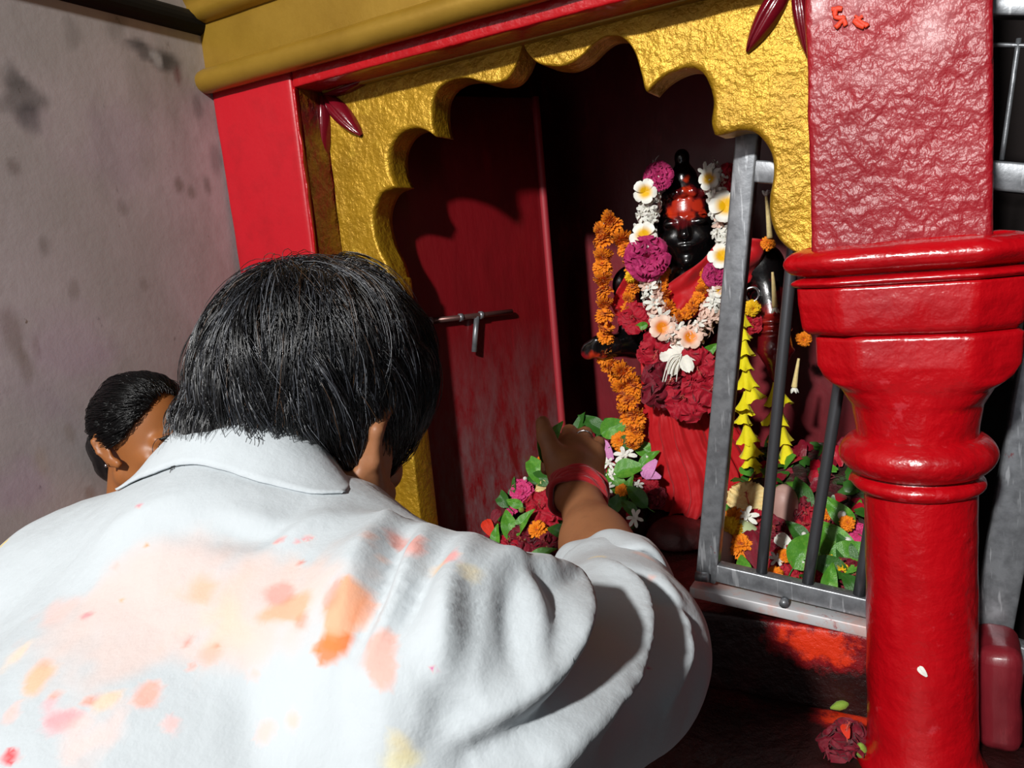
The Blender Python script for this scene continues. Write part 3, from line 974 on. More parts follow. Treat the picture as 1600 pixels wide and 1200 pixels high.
# right hand
PK = at(893, 700, 1.005)
kn = [at(871, 706, .995), at(890, 697, 1.005), at(910, 698, 1.01), at(928, 708, 1.01)]
FING = []
for i, (k_, L1, L2, L3) in enumerate(zip(kn, (.043, .046, .043, .034), (.026, .030, .028, .021), (.021, .022, .021, .018))):
    sp = (i - 1.4) * .10
    d1_ = c_f * .86 + c_u * .30 + c_r * (sp + .10); d1_ /= np.linalg.norm(d1_)
    d2_ = c_f * .35 - c_u * .85 + c_r * (sp - .12); d2_ /= np.linalg.norm(d2_)
    d3_ = -c_f * .45 - c_u * .75 - c_r * .15; d3_ /= np.linalg.norm(d3_)
    p1 = k_ + d1_ * L1; p2 = p1 + d2_ * L2; p3 = p2 + d3_ * L3
    r0 = (.0105, .0108, .0102, .009)[i]
    FING.append((k_, p1, p2, p3, r0))
TH0 = at(886, 752, .955); TH1 = at(866, 712, .965); TH2 = at(853, 682, .972); TH3 = at(848, 661, .985)


def hand_sdf(P):
    d_ = sd_cone(P, WR, WR * .5 + PK * .5, .022, .025)
    for (k_, *_) in FING: d_ = smin(d_, sd_ell(P, k_ + (c_u - c_f) * .0045, (.0105, .0105, .0105)), .008)
    d_ = smin(d_, sd_cone(P, WR + c_u * .004 - c_f * .003, FING[1][0], .018, .012), .014)
    for (k_, *_), rr_ in zip(FING, (.0155, .016, .0155, .014)):
        d_ = smin(d_, sd_cone(P, WR + (k_ - PK) * .45 - c_u * .006, k_ - c_u * .008, .016, rr_), .016)
    f_ = None
    for (k_, p1, p2, p3, r0) in FING:
        q = sd_cone(P, k_ - c_u * .003, p1, r0 * 1.08, r0)
        q = smin(q, sd_cone(P, p1, p2, r0, r0 * .92), .003)
        q = smin(q, sd_cone(P, p2, p3, r0 * .92, r0 * .78), .003)
        f_ = q if f_ is None else np.minimum(f_, q)
    d_ = smin(d_, f_, .007)
    t_ = sd_cone(P, TH0, TH1, .020, .0145)
    t_ = smin(t_, sd_cone(P, TH1, TH2, .0135, .0115), .006)
    t_ = smin(t_, sd_cone(P, TH2, TH3, .0115, .0095), .004)
    nail = sd_ell(P, TH3 + (-c_f * .0075 + c_u * .001), (.006, .006, .006))
    return smin(smin(d_, t_, .010), nail + .0015, .003)


def body_sdf(P):
    d_ = head_sdf(P)
    nb_ = H(0, -.035, -.065); nf = H(0, .01, -.075)
    d_ = smin(d_, sd_cone(P, C7 - TN * .055 - TA * .02, nb_, .058, .053), .025)
    t_ = sd_ell(P, CH, (.175, .21, .095), TR)
    t_ = smin(t_, sd_cone(P, BEL, PEL, .135, .145), .08)
    t_ = smin(t_, sd_cone(P, CH - TN * .02, BEL, .10, .13), .08)
    for S in (SHR, SHL): t_ = smin(t_, sd_cone(P, C7 - TN * .055, S, .055, .055), .05)
    d_ = smin(d_, t_, .03)
    a_ = smin(sd_cone(P, SHR, ELB, .050, .041), sd_cone(P, ELB, WR, .040, .0235), .03)
    # forearm swell
    a_ = smin(a_, sd_cone(P, ELB * .8 + WR * .2, ELB * .45 + WR * .55, .038, .031), .035)
    d_ = smin(d_, a_, .02)
    b_ = smin(sd_cone(P, SHL, ELL, .050, .041), sd_cone(P, ELL, WRL, .041, .026), .012)
    d_ = smin(d_, b_, .02)
    hl = WRL + np.array([.02, .09, -.02])
    d_ = smin(d_, sd_cone(P, WRL, hl, .024, .03), .015)
    for i in range(4):
        k_ = hl + np.array([-.03 + .02 * i, .01, 0]); d_ = smin(d_, smin(sd_cone(P, k_, k_ + [.0, .04, -.02], .0095, .009), sd_cone(P, k_ + [.0, .04, -.02], k_ + [.005, .045, -.055], .009, .0075), .003), .005)
    d_ = smin(d_, sd_cone(P, WRL + [.02, .03, 0], WRL + [.065, .075, -.02], .014, .010), .008)
    for s in (-1, 1):
        hp = PEL + [s * .09, 0, -.02]; kn_ = np.array([MX + s * .10, .04, .48]); an = np.array([MX + s * .10, -.04, .08])
        l_ = smin(sd_cone(P, hp, kn_, .085, .055), sd_cone(P, kn_, an, .055, .036), .02)
        l_ = smin(l_, sd_cone(P, an + [0, -.03, -.045], an + [0, .16, -.055], .032, .022), .03)
        d_ = smin(d_, l_, .03)
    return smin(d_, hand_sdf(P), .016)


def split_surface(fn, boxes_h):
    return surface(fn, *boxes_h)


man = empty('person', (MX, -.04, 0), 'man in a colour-stained white shirt bending forward with his right arm stretched to the flowers', 'person')
Vb, Fb = surface(body_sdf, (-.80, -.28, -.01), (-.02, 1.10, 1.56), .0030, .01)
Vb = relax(Vb, Fb, 1, .4)
bodyo = mesh_obj('body', Vb, Fb, SKIN, man)


# ---- shirt
def shirt_sdf(P):
    # shoulders and back hang looser than the body
    t_ = sd_ell(P, CH + TN * .006, (.205, .235, .112), TR)
    t_ = smin(t_, sd_cone(P, CH - TN * .01 - TA * .08, BEL, .14, .165), .09)
    t_ = smin(t_, sd_cone(P, BEL, PEL + [0, .02, -.02], .165, .18), .09)
    for S in (SHR, SHL): t_ = smin(t_, sd_cone(P, C7 - TN * .045 - TA * .012, S + [0, 0, .004], .058, .068), .05)
    a_ = sd_cone(P, SHR + [0, 0, -.01], ELB + [-.012, -.03, -.012], .083, .078)
    a_ = smin(a_, sd_cone(P, ELB, CUFF, .062, .054), .03)
    b_ = smin(sd_cone(P, SHL, ELL, .085, .07), sd_cone(P, ELL, ELL * .5 + WRL * .5, .064, .055), .03)
    d_ = smin(smin(t_, a_, .05), b_, .05)
    # neck hole
    d_ = smax(d_, -sd_cone(P, C7 - TN * .062 + TA * .03, H(0, -.02, -.03), .056, .075), .012)
    # open ends: sleeve and hem
    u_ = (WR - ELB) / np.linalg.norm(WR - ELB)
    d_ = smax(d_, (P - CUFF) @ u_ - .012, .006)
    hem = PEL[2] - .10
    return smax(d_, hem - P[:, 2], .01)


SH_LO, SH_HI, SH_H = (-.86, -.34, .80), (-.05, .84, 1.46), .0036
Vs, Fs_s = surface(shirt_sdf, SH_LO, SH_HI, SH_H, .012)
Vs = relax(Vs, Fs_s, 3, .5)
# ---- folds: ridges (+) and valleys (-) drawn where the cloth is gathered
bvh = BVHTree.FromPolygons([Vector(v) for v in Vs], [tuple(map(int, f)) for f in Fs_s])


def cast(px, py):
    r = ray(px, py); h_ = bvh.ray_cast(Vector(EYE), Vector(r))
    return None if h_[0] is None else np.array(h_[0])


FOLDS = [
    ([(790, 875), (830, 920), (845, 980), (835, 1040)], .006, .009),
    ([(815, 880), (858, 920), (872, 975), (862, 1030)], -.005, .007),
    ([(900, 1060), (860, 1110), (790, 1160)], .006, .008),
    ([(955, 960), (962, 1010), (950, 1060)], .005, .007),
    ([(1005, 900), (1040, 950), (1045, 1010)], -.005, .007),
    ([(1050, 960), (1070, 1010), (1060, 1060)], -.005, .007),
    ([(780, 900), (772, 960), (778, 1020)], .004, .007),
    ([(610, 830), (600, 815), (580, 812)], .006, .010),
    ([(720, 900), (735, 960), (730, 1030)], -.004, .007),
    ([(690, 920), (700, 990), (690, 1060)], .004, .007),
    ([(640, 1060), (660, 1110), (650, 1170)], .004, .008),
    ([(700, 1100), (740, 1130), (790, 1140)], -.005, .007),
    ([(350, 800), (420, 812), (500, 800)], .003, .008),
    ([(250, 820), (330, 840), (420, 845)], -.003, .010),
    # gathers at the right shoulder
    ([(600, 822), (575, 870), (560, 930), (540, 1000)], 0.0135, .014),
    ([(632, 842), (612, 890), (590, 950), (560, 1010)], -0.0189, .009),
    ([(665, 832), (640, 890), (620, 950), (590, 1030)], 0.0162, .012),
    ([(695, 865), (668, 905), (640, 960), (600, 1030)], -0.0149, .008),
    ([(735, 850), (712, 900), (700, 960), (690, 1040)], 0.0135, .012),
    # armhole seam
    ([(768, 868), (760, 930), (752, 1000), (750, 1080), (770, 1130)], .0025, .006),
    ([(778, 880), (772, 935), (765, 1000), (764, 1070)], -.0015, .007),
    # sleeve drapes
    ([(800, 905), (795, 960), (800, 1010), (815, 1060)], -0.0087, .014),
    ([(850, 890), (900, 920), (905, 975), (880, 1045), (815, 1100), (740, 1150)], 0.0217, .012),
    ([(880, 885), (935, 930), (942, 990), (920, 1060), (850, 1130), (740, 1190)], -0.0319, .016),
    ([(930, 890), (980, 930), (990, 985), (975, 1050), (940, 1110), (880, 1180)], 0.0217, .012),
    ([(985, 900), (1015, 950), (1025, 1010), (1005, 1080), (960, 1130)], -0.0203, .012),
    ([(1030, 905), (1060, 960), (1062, 1020), (1040, 1090)], 0.0116, .010),
    ([(960, 890), (1000, 905), (1040, 935), (1080, 975)], -0.0087, .008),
    ([(770, 895), (800, 880), (850, 895)], 0.0087, .007),
    # back below the collar
    ([(470, 790), (440, 815), (400, 830), (330, 815)], -.006, .010),
    ([(530, 805), (500, 815), (470, 825), (430, 850)], .006, .009),
    ([(300, 770), (250, 790), (180, 830)], .004, .012),
    ([(560, 850), (520, 900), (470, 960)], .005, .02),
    ([(560, 1000), (540, 1080), (545, 1180)], -.004, .012),
    ([(620, 1010), (610, 1100), (600, 1190)], .004, .014),
    ([(690, 1060), (680, 1130), (650, 1190)], -.006, .012),
    ([(380, 1080), (390, 1150), (400, 1195)], -.003, .010),
]

Ns = vnormals(Vs, Fs_s)
disp = np.zeros(len(Vs))
for (pts, amp, wid) in FOLDS:
    sp = spline(np.c_[np.array(pts, float), np.zeros(len(pts))], 6)
    L3 = [cast(p[0], p[1]) for p in sp]; L3 = [p for p in L3 if p is not None]
    if len(L3) < 2: continue
    L3 = resample(L3, 40)
    near = np.where(((Vs > L3.min(0) - wid * 3) & (Vs < L3.max(0) + wid * 3)).all(1))[0]
    if not len(near): continue
    D = np.linalg.norm(Vs[near][:, None, :] - L3[None], axis=2); j = D.argmin(1); dm = D.min(1)
    taper = np.sin(np.pi * np.clip(.12 + .76 * j / 39.0, 0, 1)) ** .8
    disp[near] += amp * taper * np.exp(-(dm / wid) ** 1.5)
disp += vnoise(Vs, 9, 11, 2) * .004 + vnoise(Vs * [1, 1, .6], 26, 12, 3) * .0022
Vs = relax(Vs + Ns * disp[:, None], Fs_s, 2, .5)
STC = np.zeros((len(Vs), 4)); STC[:, :3] = np.array(rgb('d9b8a4')[:3])
bvh2 = BVHTree.FromPolygons([Vector(v) for v in Vs], [tuple(map(int, f)) for f in Fs_s])
wx = np.stack([vnoise(Vs, 28, 50 + k, 3) for k in range(3)], 1) * .034 + np.stack([vnoise(Vs, 90, 60 + k, 2) for k in range(3)], 1) * .012


def stain(px, py, rad, color, alpha, soft=.5, stretch=None):
    r = ray(px, py); h_ = bvh2.ray_cast(Vector(EYE), Vector(r))
    if h_[0] is None: return
    c = np.array(h_[0]); rad = rad * h_[3] / F
    dl = Vs + wx * min(1.0, rad / .028) - c
    if stretch:     # (image angle in degrees, ratio)
        a = math.radians(stretch[0]); ax_ = c_r * math.cos(a) - c_u * math.sin(a)
        al = dl @ ax_; dl = dl - np.outer(al * (1 - 1 / stretch[1]), ax_)
    q = np.linalg.norm(dl, axis=1) / rad
    m = np.clip((1.0 - q) / soft, 0, 1); m = m * m * (3 - 2 * m) * alpha
    col = np.array(rgb(color)[:3])
    A = STC[:, 3]; nA = A + m * (1 - A)
    w = np.where(nA > 1e-6, m / np.maximum(nA, 1e-6), np.where(q < 1.6, 1.0, 0))[:, None]
    STC[:, :3] = STC[:, :3] * (1 - w) + col * w; STC[:, 3] = nA


for a in [(230, 960, 150, 'f0b497', .30, .6, (-8, 1.5)), (420, 960, 130, 'efb08c', .30, .6, (-10, 1.4)), (290, 920, 34, 'e0a070', .5, .6, (-15, 1.6)),
          (80, 960, 60, 'f0a890', .3, .7), (455, 960, 38, 'e8935c', .6, .4, (70, 1.2)), (475, 975, 20, 'e07a50', .5, .5), (440, 930, 22, 'd8604a', .45, .5, (10, 2)),
          (548, 955, 44, 'e79a6a', .8, .25), (575, 950, 26, 'ee9a70', .6, .4), (520, 935, 24, 'e58a70', .6, .4, (60, 1.8)), (522, 1006, 26, 'e2702c', .85, .4, (-8, 1.2)),
          (548, 1000, 15, 'df6a1e', .8, .5), (497, 1012, 12, 'e27a30', .7, .6), (605, 1020, 40, 'd99a86', .7, .4, (60, 1.3)), (622, 855, 24, 'd0684a', .6, .5, (70, 1.5)),
          (655, 850, 22, 'e58a76', .65, .5), (712, 862, 22, 'e98a84', .7, .5), (692, 880, 20, 'e8b060', .45, .6), (575, 845, 16, 'e39a7c', .5, .6),
          (740, 890, 26, 'eed9a4', .5, .6), (222, 1112, 24, 'ee9a82', .7, .4), (105, 1132, 30, 'ef8b90', .7, .5, (25, 1.7)), (55, 1068, 26, 'eda96a', .6, .5, (45, 1.8)),
          (70, 1040, 14, 'f0a080', .6, .6), (172, 1105, 18, 'eebd8a', .55, .6), (20, 1030, 26, 'f2c9a2', .5, .6), (8, 1188, 14, 'e0353c', .9, .4),
          (330, 1028, 26, 'ef9f86', .6, .5), (286, 1006, 12, 'e98478', .7, .5), (300, 1045, 9, 'f09078', .5, .6), (148, 1095, 10, 'e08060', .7, .5),
          (265, 1140, 14, 'f4aaa0', .5, .6), (420, 1140, 18, 'f0b4a2', .5, .6), (460, 1120, 16, 'efb49c', .5, .6), (590, 1180, 40, 'e9dca0', .6, .6),
          (610, 1160, 26, 'e6d08e', .5, .6), (375, 820, 5, 'e2a04a', .9, .4), (218, 788, 5, 'e0506a', .8, .5, (20, 1.8)), (228, 853, 4, 'c9863a', .8, .5),
          (2, 853, 9, 'e5c020', .95, .4), (435, 845, 7, 'e07a74', .6, .5, (5, 5)), (480, 843, 5, 'e06a70', .6, .5, (-12, 6)), (470, 880, 5, 'cc5a4a', .7, .5, (-10, 2.5)),
          (315, 853, 4, 'd0603f', .7, .5), (180, 885, 8, 'e8a090', .5, .6), (134, 965, 8, 'df7f86', .7, .5, (0, 2)), (190, 940, 5, 'e0a070', .7, .5),
          (681, 1047, 4, 'c0208a', .9, .4, (10, 1.8)), (1013, 1043, 3, 'a0307a', .9, .4), (1018, 906, 7, 'e2a494', .6, .5), (1010, 868, 16, 'eeb39c', .55, .6, (10, 2)),
          (930, 870, 16, 'ecd089', .6, .6), (400, 1062, 12, 'efb0a0', .5, .5), (92, 1090, 9, 'e58a6a', .6, .5), (600, 880, 14, 'e8b49a', .5, .6),
          (340, 1010, 7, 'cc7a5a', .6, .5), (10, 1120, 20, 'f0b0a0', .5, .6), (150, 1180, 50, 'f3c4b4', .35, .7), (345, 980, 60, 'f3c2a8', .4, .6, (-5, 1.8))]:
    stain(*a)

shirt = mesh_obj('shirt', Vs, Fs_s, SHIRT, man)
at_ = shirt.data.attributes.new('stain', 'FLOAT_COLOR', 'POINT')
at_.data.foreach_set('color', STC.astype(np.float32).ravel())


def plain_stain(o):
    a = o.data.attributes.new('stain', 'FLOAT_COLOR', 'POINT')
    a.data.foreach_set('color', np.tile(np.array([1, 1, 1, 0], np.float32), len(o.data.vertices)))
    return o


# collar: a folded band round the neck
NKD = (H(0, -.02, -.03) - C7); NKD /= np.linalg.norm(NKD)
NC = C7 - TN * .045
ca_ = np.array([1, 0, 0.0]); cb_ = np.cross(NKD, ca_); cb_ /= np.linalg.norm(cb_); ca_ = np.cross(cb_, NKD)
nA = 120; V_ = []; F_ = []; nf_ = 14
NC = NC + np.array([-.012, 0, .010])
for i in range(nA):
    a = 2 * math.pi * i / nA
    dr = ca_ * math.cos(a) + cb_ * math.sin(a)
    col = [NC + NKD * (hh + .012) + dr * rr_ for (hh, rr_) in ((-.01, .066), (.010, .067), (.026, .0685), (.036, .070), (.0405, .0725), (.040, .0755))]
    top = NC + NKD * (.048) + dr * .079
    g_ = NC + NKD * (-.004) + dr * (.100 + .006 * math.sin(a))
    hit = bvh2.find_nearest(Vector(g_))
    bot = np.array(hit[0]) + np.array(hit[1]) * .0016
    lim = NC + NKD * (-.012) + dr * .104
    if np.linalg.norm(bot - g_) > .05: bot = lim
    for k in range(nf_ + 1):
        t = k / nf_
        col.append(top * (1 - t) + bot * t + dr * (.004 * math.sin(math.pi * t)) + NKD * .004 * math.sin(math.pi * t))
    V_ += col
V_ = np.array(V_); m = 6 + nf_ + 1
for i in range(nA):
    for j in range(m - 1): F_.append((i * m + j, ((i + 1) % nA) * m + j, ((i + 1) % nA) * m + j + 1, i * m + j + 1))
V_ += np.stack([vnoise(V_, 24, 40 + k, 2) for k in range(3)], 1) * .0016
COLLAR_BVH = BVHTree.FromPolygons([Vector(v) for v in V_], [tuple(f) for f in F_])
colr = mesh_obj('collar', V_, F_, SHIRT, shirt)
plain_stain(colr)
sd_ = colr.modifiers.new('thickness', 'SOLIDIFY'); sd_.thickness = .0016; sd_.offset = 0
# rolled up sleeve end
u_ = (WR - ELB) / np.linalg.norm(WR - ELB)
p_, q_ = np.cross(u_, c_f), None; p_ /= np.linalg.norm(p_); q_ = np.cross(u_, p_)
V_ = []; F_ = []; nA = 72
prof = [(.020, .036), (.026, .041), (.026, .048), (.022, .052), (.008, .0545), (-.012, .057), (-.020, .058), (-.024, .055), (-.018, .050)]
for i in range(nA):
    a = 2 * math.pi * i / nA; dr = p_ * math.cos(a) + q_ * math.sin(a)
    for (hh, rr_) in prof:
        wob = .0035 * math.sin(3 * a + 1) + .0022 * math.sin(7 * a + hh * 90)
        V_.append(CUFF + u_ * (hh + .006 * math.sin(2 * a + .5)) + dr * (rr_ + wob))
m = len(prof); V_ = np.array(V_)
V_ += (np.stack([vnoise(V_, 45, 70 + k, 2) for k in range(3)], 1)) * .0022
for i in range(nA):
    for j in range(m - 1): F_.append((i * m + j, ((i + 1) % nA) * m + j, ((i + 1) % nA) * m + j + 1, i * m + j + 1))
cf = mesh_obj('sleeve_cuff', V_, F_, SHIRT, shirt)
plain_stain(cf)
sd_ = cf.modifiers.new('thickness', 'SOLIDIFY'); sd_.thickness = .002; sd_.offset = 0
sbd = cf.modifiers.new('smooth', 'SUBSURF'); sbd.levels = 1; sbd.render_levels = 1
# thread round the wrist
ut = (PK - WR) / np.linalg.norm(PK - WR); ut = ut * .5 + u_ * .5; ut = ut - c_f * .25 + c_r * .18; ut /= np.linalg.norm(ut)
p_ = np.cross(ut, c_f); p_ /= np.linalg.norm(p_); q_ = np.cross(ut, p_)
parts = []
for k in range(7):
    off = (k - 3) * .0036; ph = k * 1.3
    ring = [WR + ut * (off - .004 + .0012 * math.sin(3 * a + ph)) + (p_ * math.cos(a) + q_ * math.sin(a)) * (.0335 + .0016 * math.sin(5 * a + ph) - abs(k - 3) * .0004) for a in np.linspace(0, 2 * np.pi, 60, endpoint=False)]
    parts.append(tube(ring, .0036, 6, closed=True))
mesh_obj('wrist_thread', *join(parts), THREAD, man, label='red thread band around the wrist')
k_, p1 = FING[2][0], FING[2][1]
dd_ = (p1 - k_) / np.linalg.norm(p1 - k_); a1 = np.cross(dd_, [0, 0, 1]); a1 /= np.linalg.norm(a1); b1_ = np.cross(dd_, a1)
ring = [k_ * .35 + p1 * .65 + (a1 * math.cos(a) + b1_ * math.sin(a)) * .0112 for a in np.linspace(0, 2 * np.pi, 32, endpoint=False)]
mesh_obj('finger_ring', *tube(ring, .0016, 6, closed=True), SILVER, man, label='thin silver ring')

# ---- hair
def sk_radius(Dl):
    """hair cap radius along a unit direction in head coordinates, origin at the skull centre"""
    e = np.array([.084, .101, .096])
    return 1.0 / np.linalg.norm(Dl / e, axis=-1)


SKC = np.array([0, -.012, .018])


def hair_mask(Dl):
    """> 0 where hair grows; Dl in head coordinates (right, forward, up)"""
    az = np.degrees(np.arctan2(np.abs(Dl[..., 0]), -Dl[..., 1]))      # 0 at the back, 180 at the face
    el = np.degrees(np.arcsin(np.clip(Dl[..., 2], -1, 1)))
    low = np.interp(az, [0, 40, 65, 84, 93, 104, 125, 150, 180], [-82, -80, -74, -60, -8, -30, -18, 28, 40])
    return el - low


def make_hair(name, origin, R, e, n, length, crown, tints, parent, seed, mat, grav=.6, rad=.00027, mask=hair_mask, lift=.006, skc=SKC / 1.05, lowlen=1.0, swirl_k=.55, clump_k=1.0, clip=None):
    rng = np.random.default_rng(seed)
    e = np.asarray(e)
    D0 = rng.normal(size=(n * 4, 3)); D0 /= np.linalg.norm(D0, axis=1, keepdims=True)
    D0 = D0[mask(D0) > 0][:n]
    n = len(D0)
    crown = np.asarray(crown, float); crown /= np.linalg.norm(crown)
    gl = R.T @ np.array([0, 0, -1.0])
    K = 9
    P = np.zeros((n, K, 3))
    pos = D0 * e
    P[:, 0] = pos * .98
    ln = length * (.75 + .5 * rng.random(n)) * np.interp(-D0[:, 2], [.1, .6], [1, lowlen])
    clump = np.stack([vnoise(D0, 9, seed + k, 2) for k in range(3)], 1) * clump_k
    lf = lift * (.4 + rng.random(n)) * (1 + .8 * vnoise(D0, 6, seed + 9))
    swirl = np.cross(np.tile(crown, (n, 1)), D0)
    for k in range(1, K):
        nn = pos / (e * e); nn /= np.linalg.norm(nn, axis=1, keepdims=True)
        away = pos / np.linalg.norm(pos, axis=1, keepdims=True) - crown
        t = away * .9 + gl * grav + swirl * swirl_k * (1 - k / K) + clump * .95 + rng.normal(size=(n, 3)) * .10
        t -= nn * (t * nn).sum(1, keepdims=True)
        t /= np.maximum(np.linalg.norm(t, axis=1, keepdims=True), 1e-6)
        pos = pos + t * (ln / (K - 1))[:, None]
        s = np.linalg.norm(pos / e, axis=1, keepdims=True)
        below = (pos[:, 2:3] < -.3 * e[2])
        pos = np.where(below & (s > 1), pos, pos / s)      # strands below the skull hang free instead of curling under
        P[:, k] = pos + nn * (lf * math.sin(math.pi * (.25 + .6 * k / K)) * 1.2)[:, None] + clump * .008 * (k / K)
    Pw = origin + (P + skc) @ R.T
    if clip is not None:        # hair stays inside the collar
        c_, n_, r_, h_ = clip
        q = Pw - c_; hgt = q @ n_; rad_ = q - hgt[..., None] * n_; L_ = np.linalg.norm(rad_, axis=2)
        # strands that would run over the outside of the collar end at its edge
        cand = np.argwhere((hgt < .075) & (L_ > r_))
        bad = np.zeros(hgt.shape, bool)
        for (i_, k_) in cand: bad[i_, k_] = COLLAR_BVH.find_nearest(Vector(Pw[i_, k_]), h_)[0] is not None
        bad = np.maximum.accumulate(bad, axis=1)
        for k in range(1, K): Pw[bad[:, k], k] = Pw[bad[:, k], k - 1]
    tap = np.interp(np.arange(K), [0, K * .6, K - 1], [1, 1, .3]) * rad
    T = np.gradient(Pw, axis=1); T /= np.maximum(np.linalg.norm(T, axis=2, keepdims=True), 1e-9)
    a = np.cross(T, np.array([.3, .5, .81])); a /= np.maximum(np.linalg.norm(a, axis=2, keepdims=True), 1e-9); b = np.cross(T, a)
    rings = np.stack([Pw + (a * math.cos(q) + b * math.sin(q)) * tap[None, :, None] for q in (0, 2.094, 4.189)], 2)     # n,K,3,3
    V = rings.reshape(-1, 3)
    base = (np.arange(n) * K * 3)[:, None, None]
    kk = np.arange(K - 1)[None, :, None] * 3; jj = np.arange(3)[None, None, :]
    j2 = (jj + 1) % 3
    Q = np.stack([base + kk + jj, base + kk + j2, base + kk + 3 + j2, base + kk + 3 + jj], -1).reshape(-1, 4)
    pick = rng.random(n); col = np.zeros((n, 4)); lo_ = 0
    for (p, c, al) in tints:
        m = (pick >= lo_) & (pick < lo_ + p); col[m, :3] = rgb(c)[:3]; col[m, 3] = al; lo_ += p
    C = np.repeat(col, K * 3, 0)
    # cap under the strands
    nu, nv = 120, 70
    th = np.linspace(0, 2 * np.pi, nu, endpoint=False); ph = np.linspace(-np.pi / 2 + .05, np.pi / 2, nv)
    TH_, PH = np.meshgrid(th, ph, indexing='ij')
    Dc = np.stack([np.cos(PH) * np.cos(TH_), np.cos(PH) * np.sin(TH_), np.sin(PH)], -1)
    ok = mask(Dc) > 3
    cp = origin + (Dc * e * 1.0 + skc) @ R.T
    n0 = len(V); V = np.vstack([V, cp.reshape(-1, 3)])
    cf_ = []
    for i in range(nu):
        i2 = (i + 1) % nu
        for j in range(nv - 1):
            if ok[i, j] and ok[i2, j] and ok[i, j + 1] and ok[i2, j + 1]:
                cf_.append((n0 + i * nv + j, n0 + i2 * nv + j, n0 + i2 * nv + j + 1, n0 + i * nv + j + 1))
    C = np.vstack([C, np.zeros((nu * nv, 4))])
    Fall = np.vstack([Q, np.array(cf_)])
    me = bpy.data.meshes.new(name)
    loc = wpos(parent)
    me.vertices.add(len(V)); me.vertices.foreach_set('co', (V - loc).astype(np.float32).ravel())
    me.loops.add(len(Fall) * 4); me.loops.foreach_set('vertex_index', Fall.astype(np.int32).ravel())
    me.polygons.add(len(Fall)); me.polygons.foreach_set('loop_start', (np.arange(len(Fall)) * 4).astype(np.int32))
    me.polygons.foreach_set('use_smooth', np.ones(len(Fall), bool))
    me.update(calc_edges=True)
    at_ = me.attributes.new('tint', 'FLOAT_COLOR', 'POINT'); at_.data.foreach_set('color', C.astype(np.float32).ravel())
    me.materials.append(mat)
    o = bpy.data.objects.new(name, me); COL.objects.link(o); o.parent = parent
    return o


make_hair('hair', HC, HR, (.0795, .0945, .090), 21000, .060, (-.15, -.62, .77), [(.05, '6d7076', 1), (.16, '3c3f46', 1), (.04, '4a3320', 1)], man, 5, HAIRM, clip=(NC, NKD, .066, .0035), lowlen=1.5, grav=.75)


def nape_mask(Dl):
    az = np.degrees(np.arctan2(np.abs(Dl[..., 0]), -Dl[..., 1])); el = np.degrees(np.arcsin(np.clip(Dl[..., 2], -1, 1)))
    return np.minimum(np.minimum(112 - az, el + np.interp(az, [0, 50, 72, 112], [34, 38, 78, 78])), 50 - el)


make_hair('nape_hair', H(0, -.034, -.058), HR, (.061, .056, .062), 6500, .024, (0, .1, 1), [(.03, '6d7076', 1), (.12, '34363c', 1)], man, 8, HAIRM, clip=(NC, NKD, .066, .0035), mask=nape_mask, skc=np.zeros(3), rad=.00027, grav=.7)


def beard_mask(Dl):
    az = np.degrees(np.arctan2(np.abs(Dl[..., 0]), -Dl[..., 1])); el = np.degrees(np.arcsin(np.clip(Dl[..., 2], -1, 1)))
    return np.minimum(az - 40, np.minimum(-16 - el - np.clip(95 - az, 0, 40) * .35, 78 + el)) - np.where((az > 165) & (el > -30), 90, 0)


make_hair('beard', HC, HR, (.0785, .090, .112), 6000, .016, (0, .2, 1), [(.16, '9a9a98', 1), (.2, '4a4542', 1)], man, 6, HAIRM, mask=beard_mask, lift=.008, skc=np.array([0, .025, -.019]), rad=.0003)

Vt_, Ft_ = surface(lambda P: np.minimum.reduce([smin(smin(sd_cone(P, PEL + [0, 0, .02], PEL + [0, 0, -.06], .16, .16), sd_cone(P, PEL + [s * .09, 0, -.05], np.array([MX + s * .10, .03, .48]), .115, .088), .05),
          sd_cone(P, np.array([MX + s * .10, .03, .48]), np.array([MX + s * .10, -.04, .12]), .088, .075), .03) for s in (-1, 1)]), (-.75, -.32, .02), (-.1, .3, 1.1), .009, .01)
sub_tr = mesh_obj('trousers', relax(Vt_, Ft_, 2), Ft_, TROUSER, man)

# ------------------------------------------------------------------ the girl behind his shoulder
GC = at(230, 676, 1.15)
GS = .69
gf = c_r * .89 - np.array([c_f[0], c_f[1], 0]) * .44; gf[2] = -.12; gf /= np.linalg.norm(gf)
gr = np.cross(gf, [0, 0, 1]); gr /= np.linalg.norm(gr)      # her right hand side
gu = np.cross(gr, gf)
GR = np.stack([gr, gf, gu], 1)
_keep = (HC, HR)
GN = GC - gu * .13 * GS - gf * .03
GSH = GN - np.array([0, 0, .06])


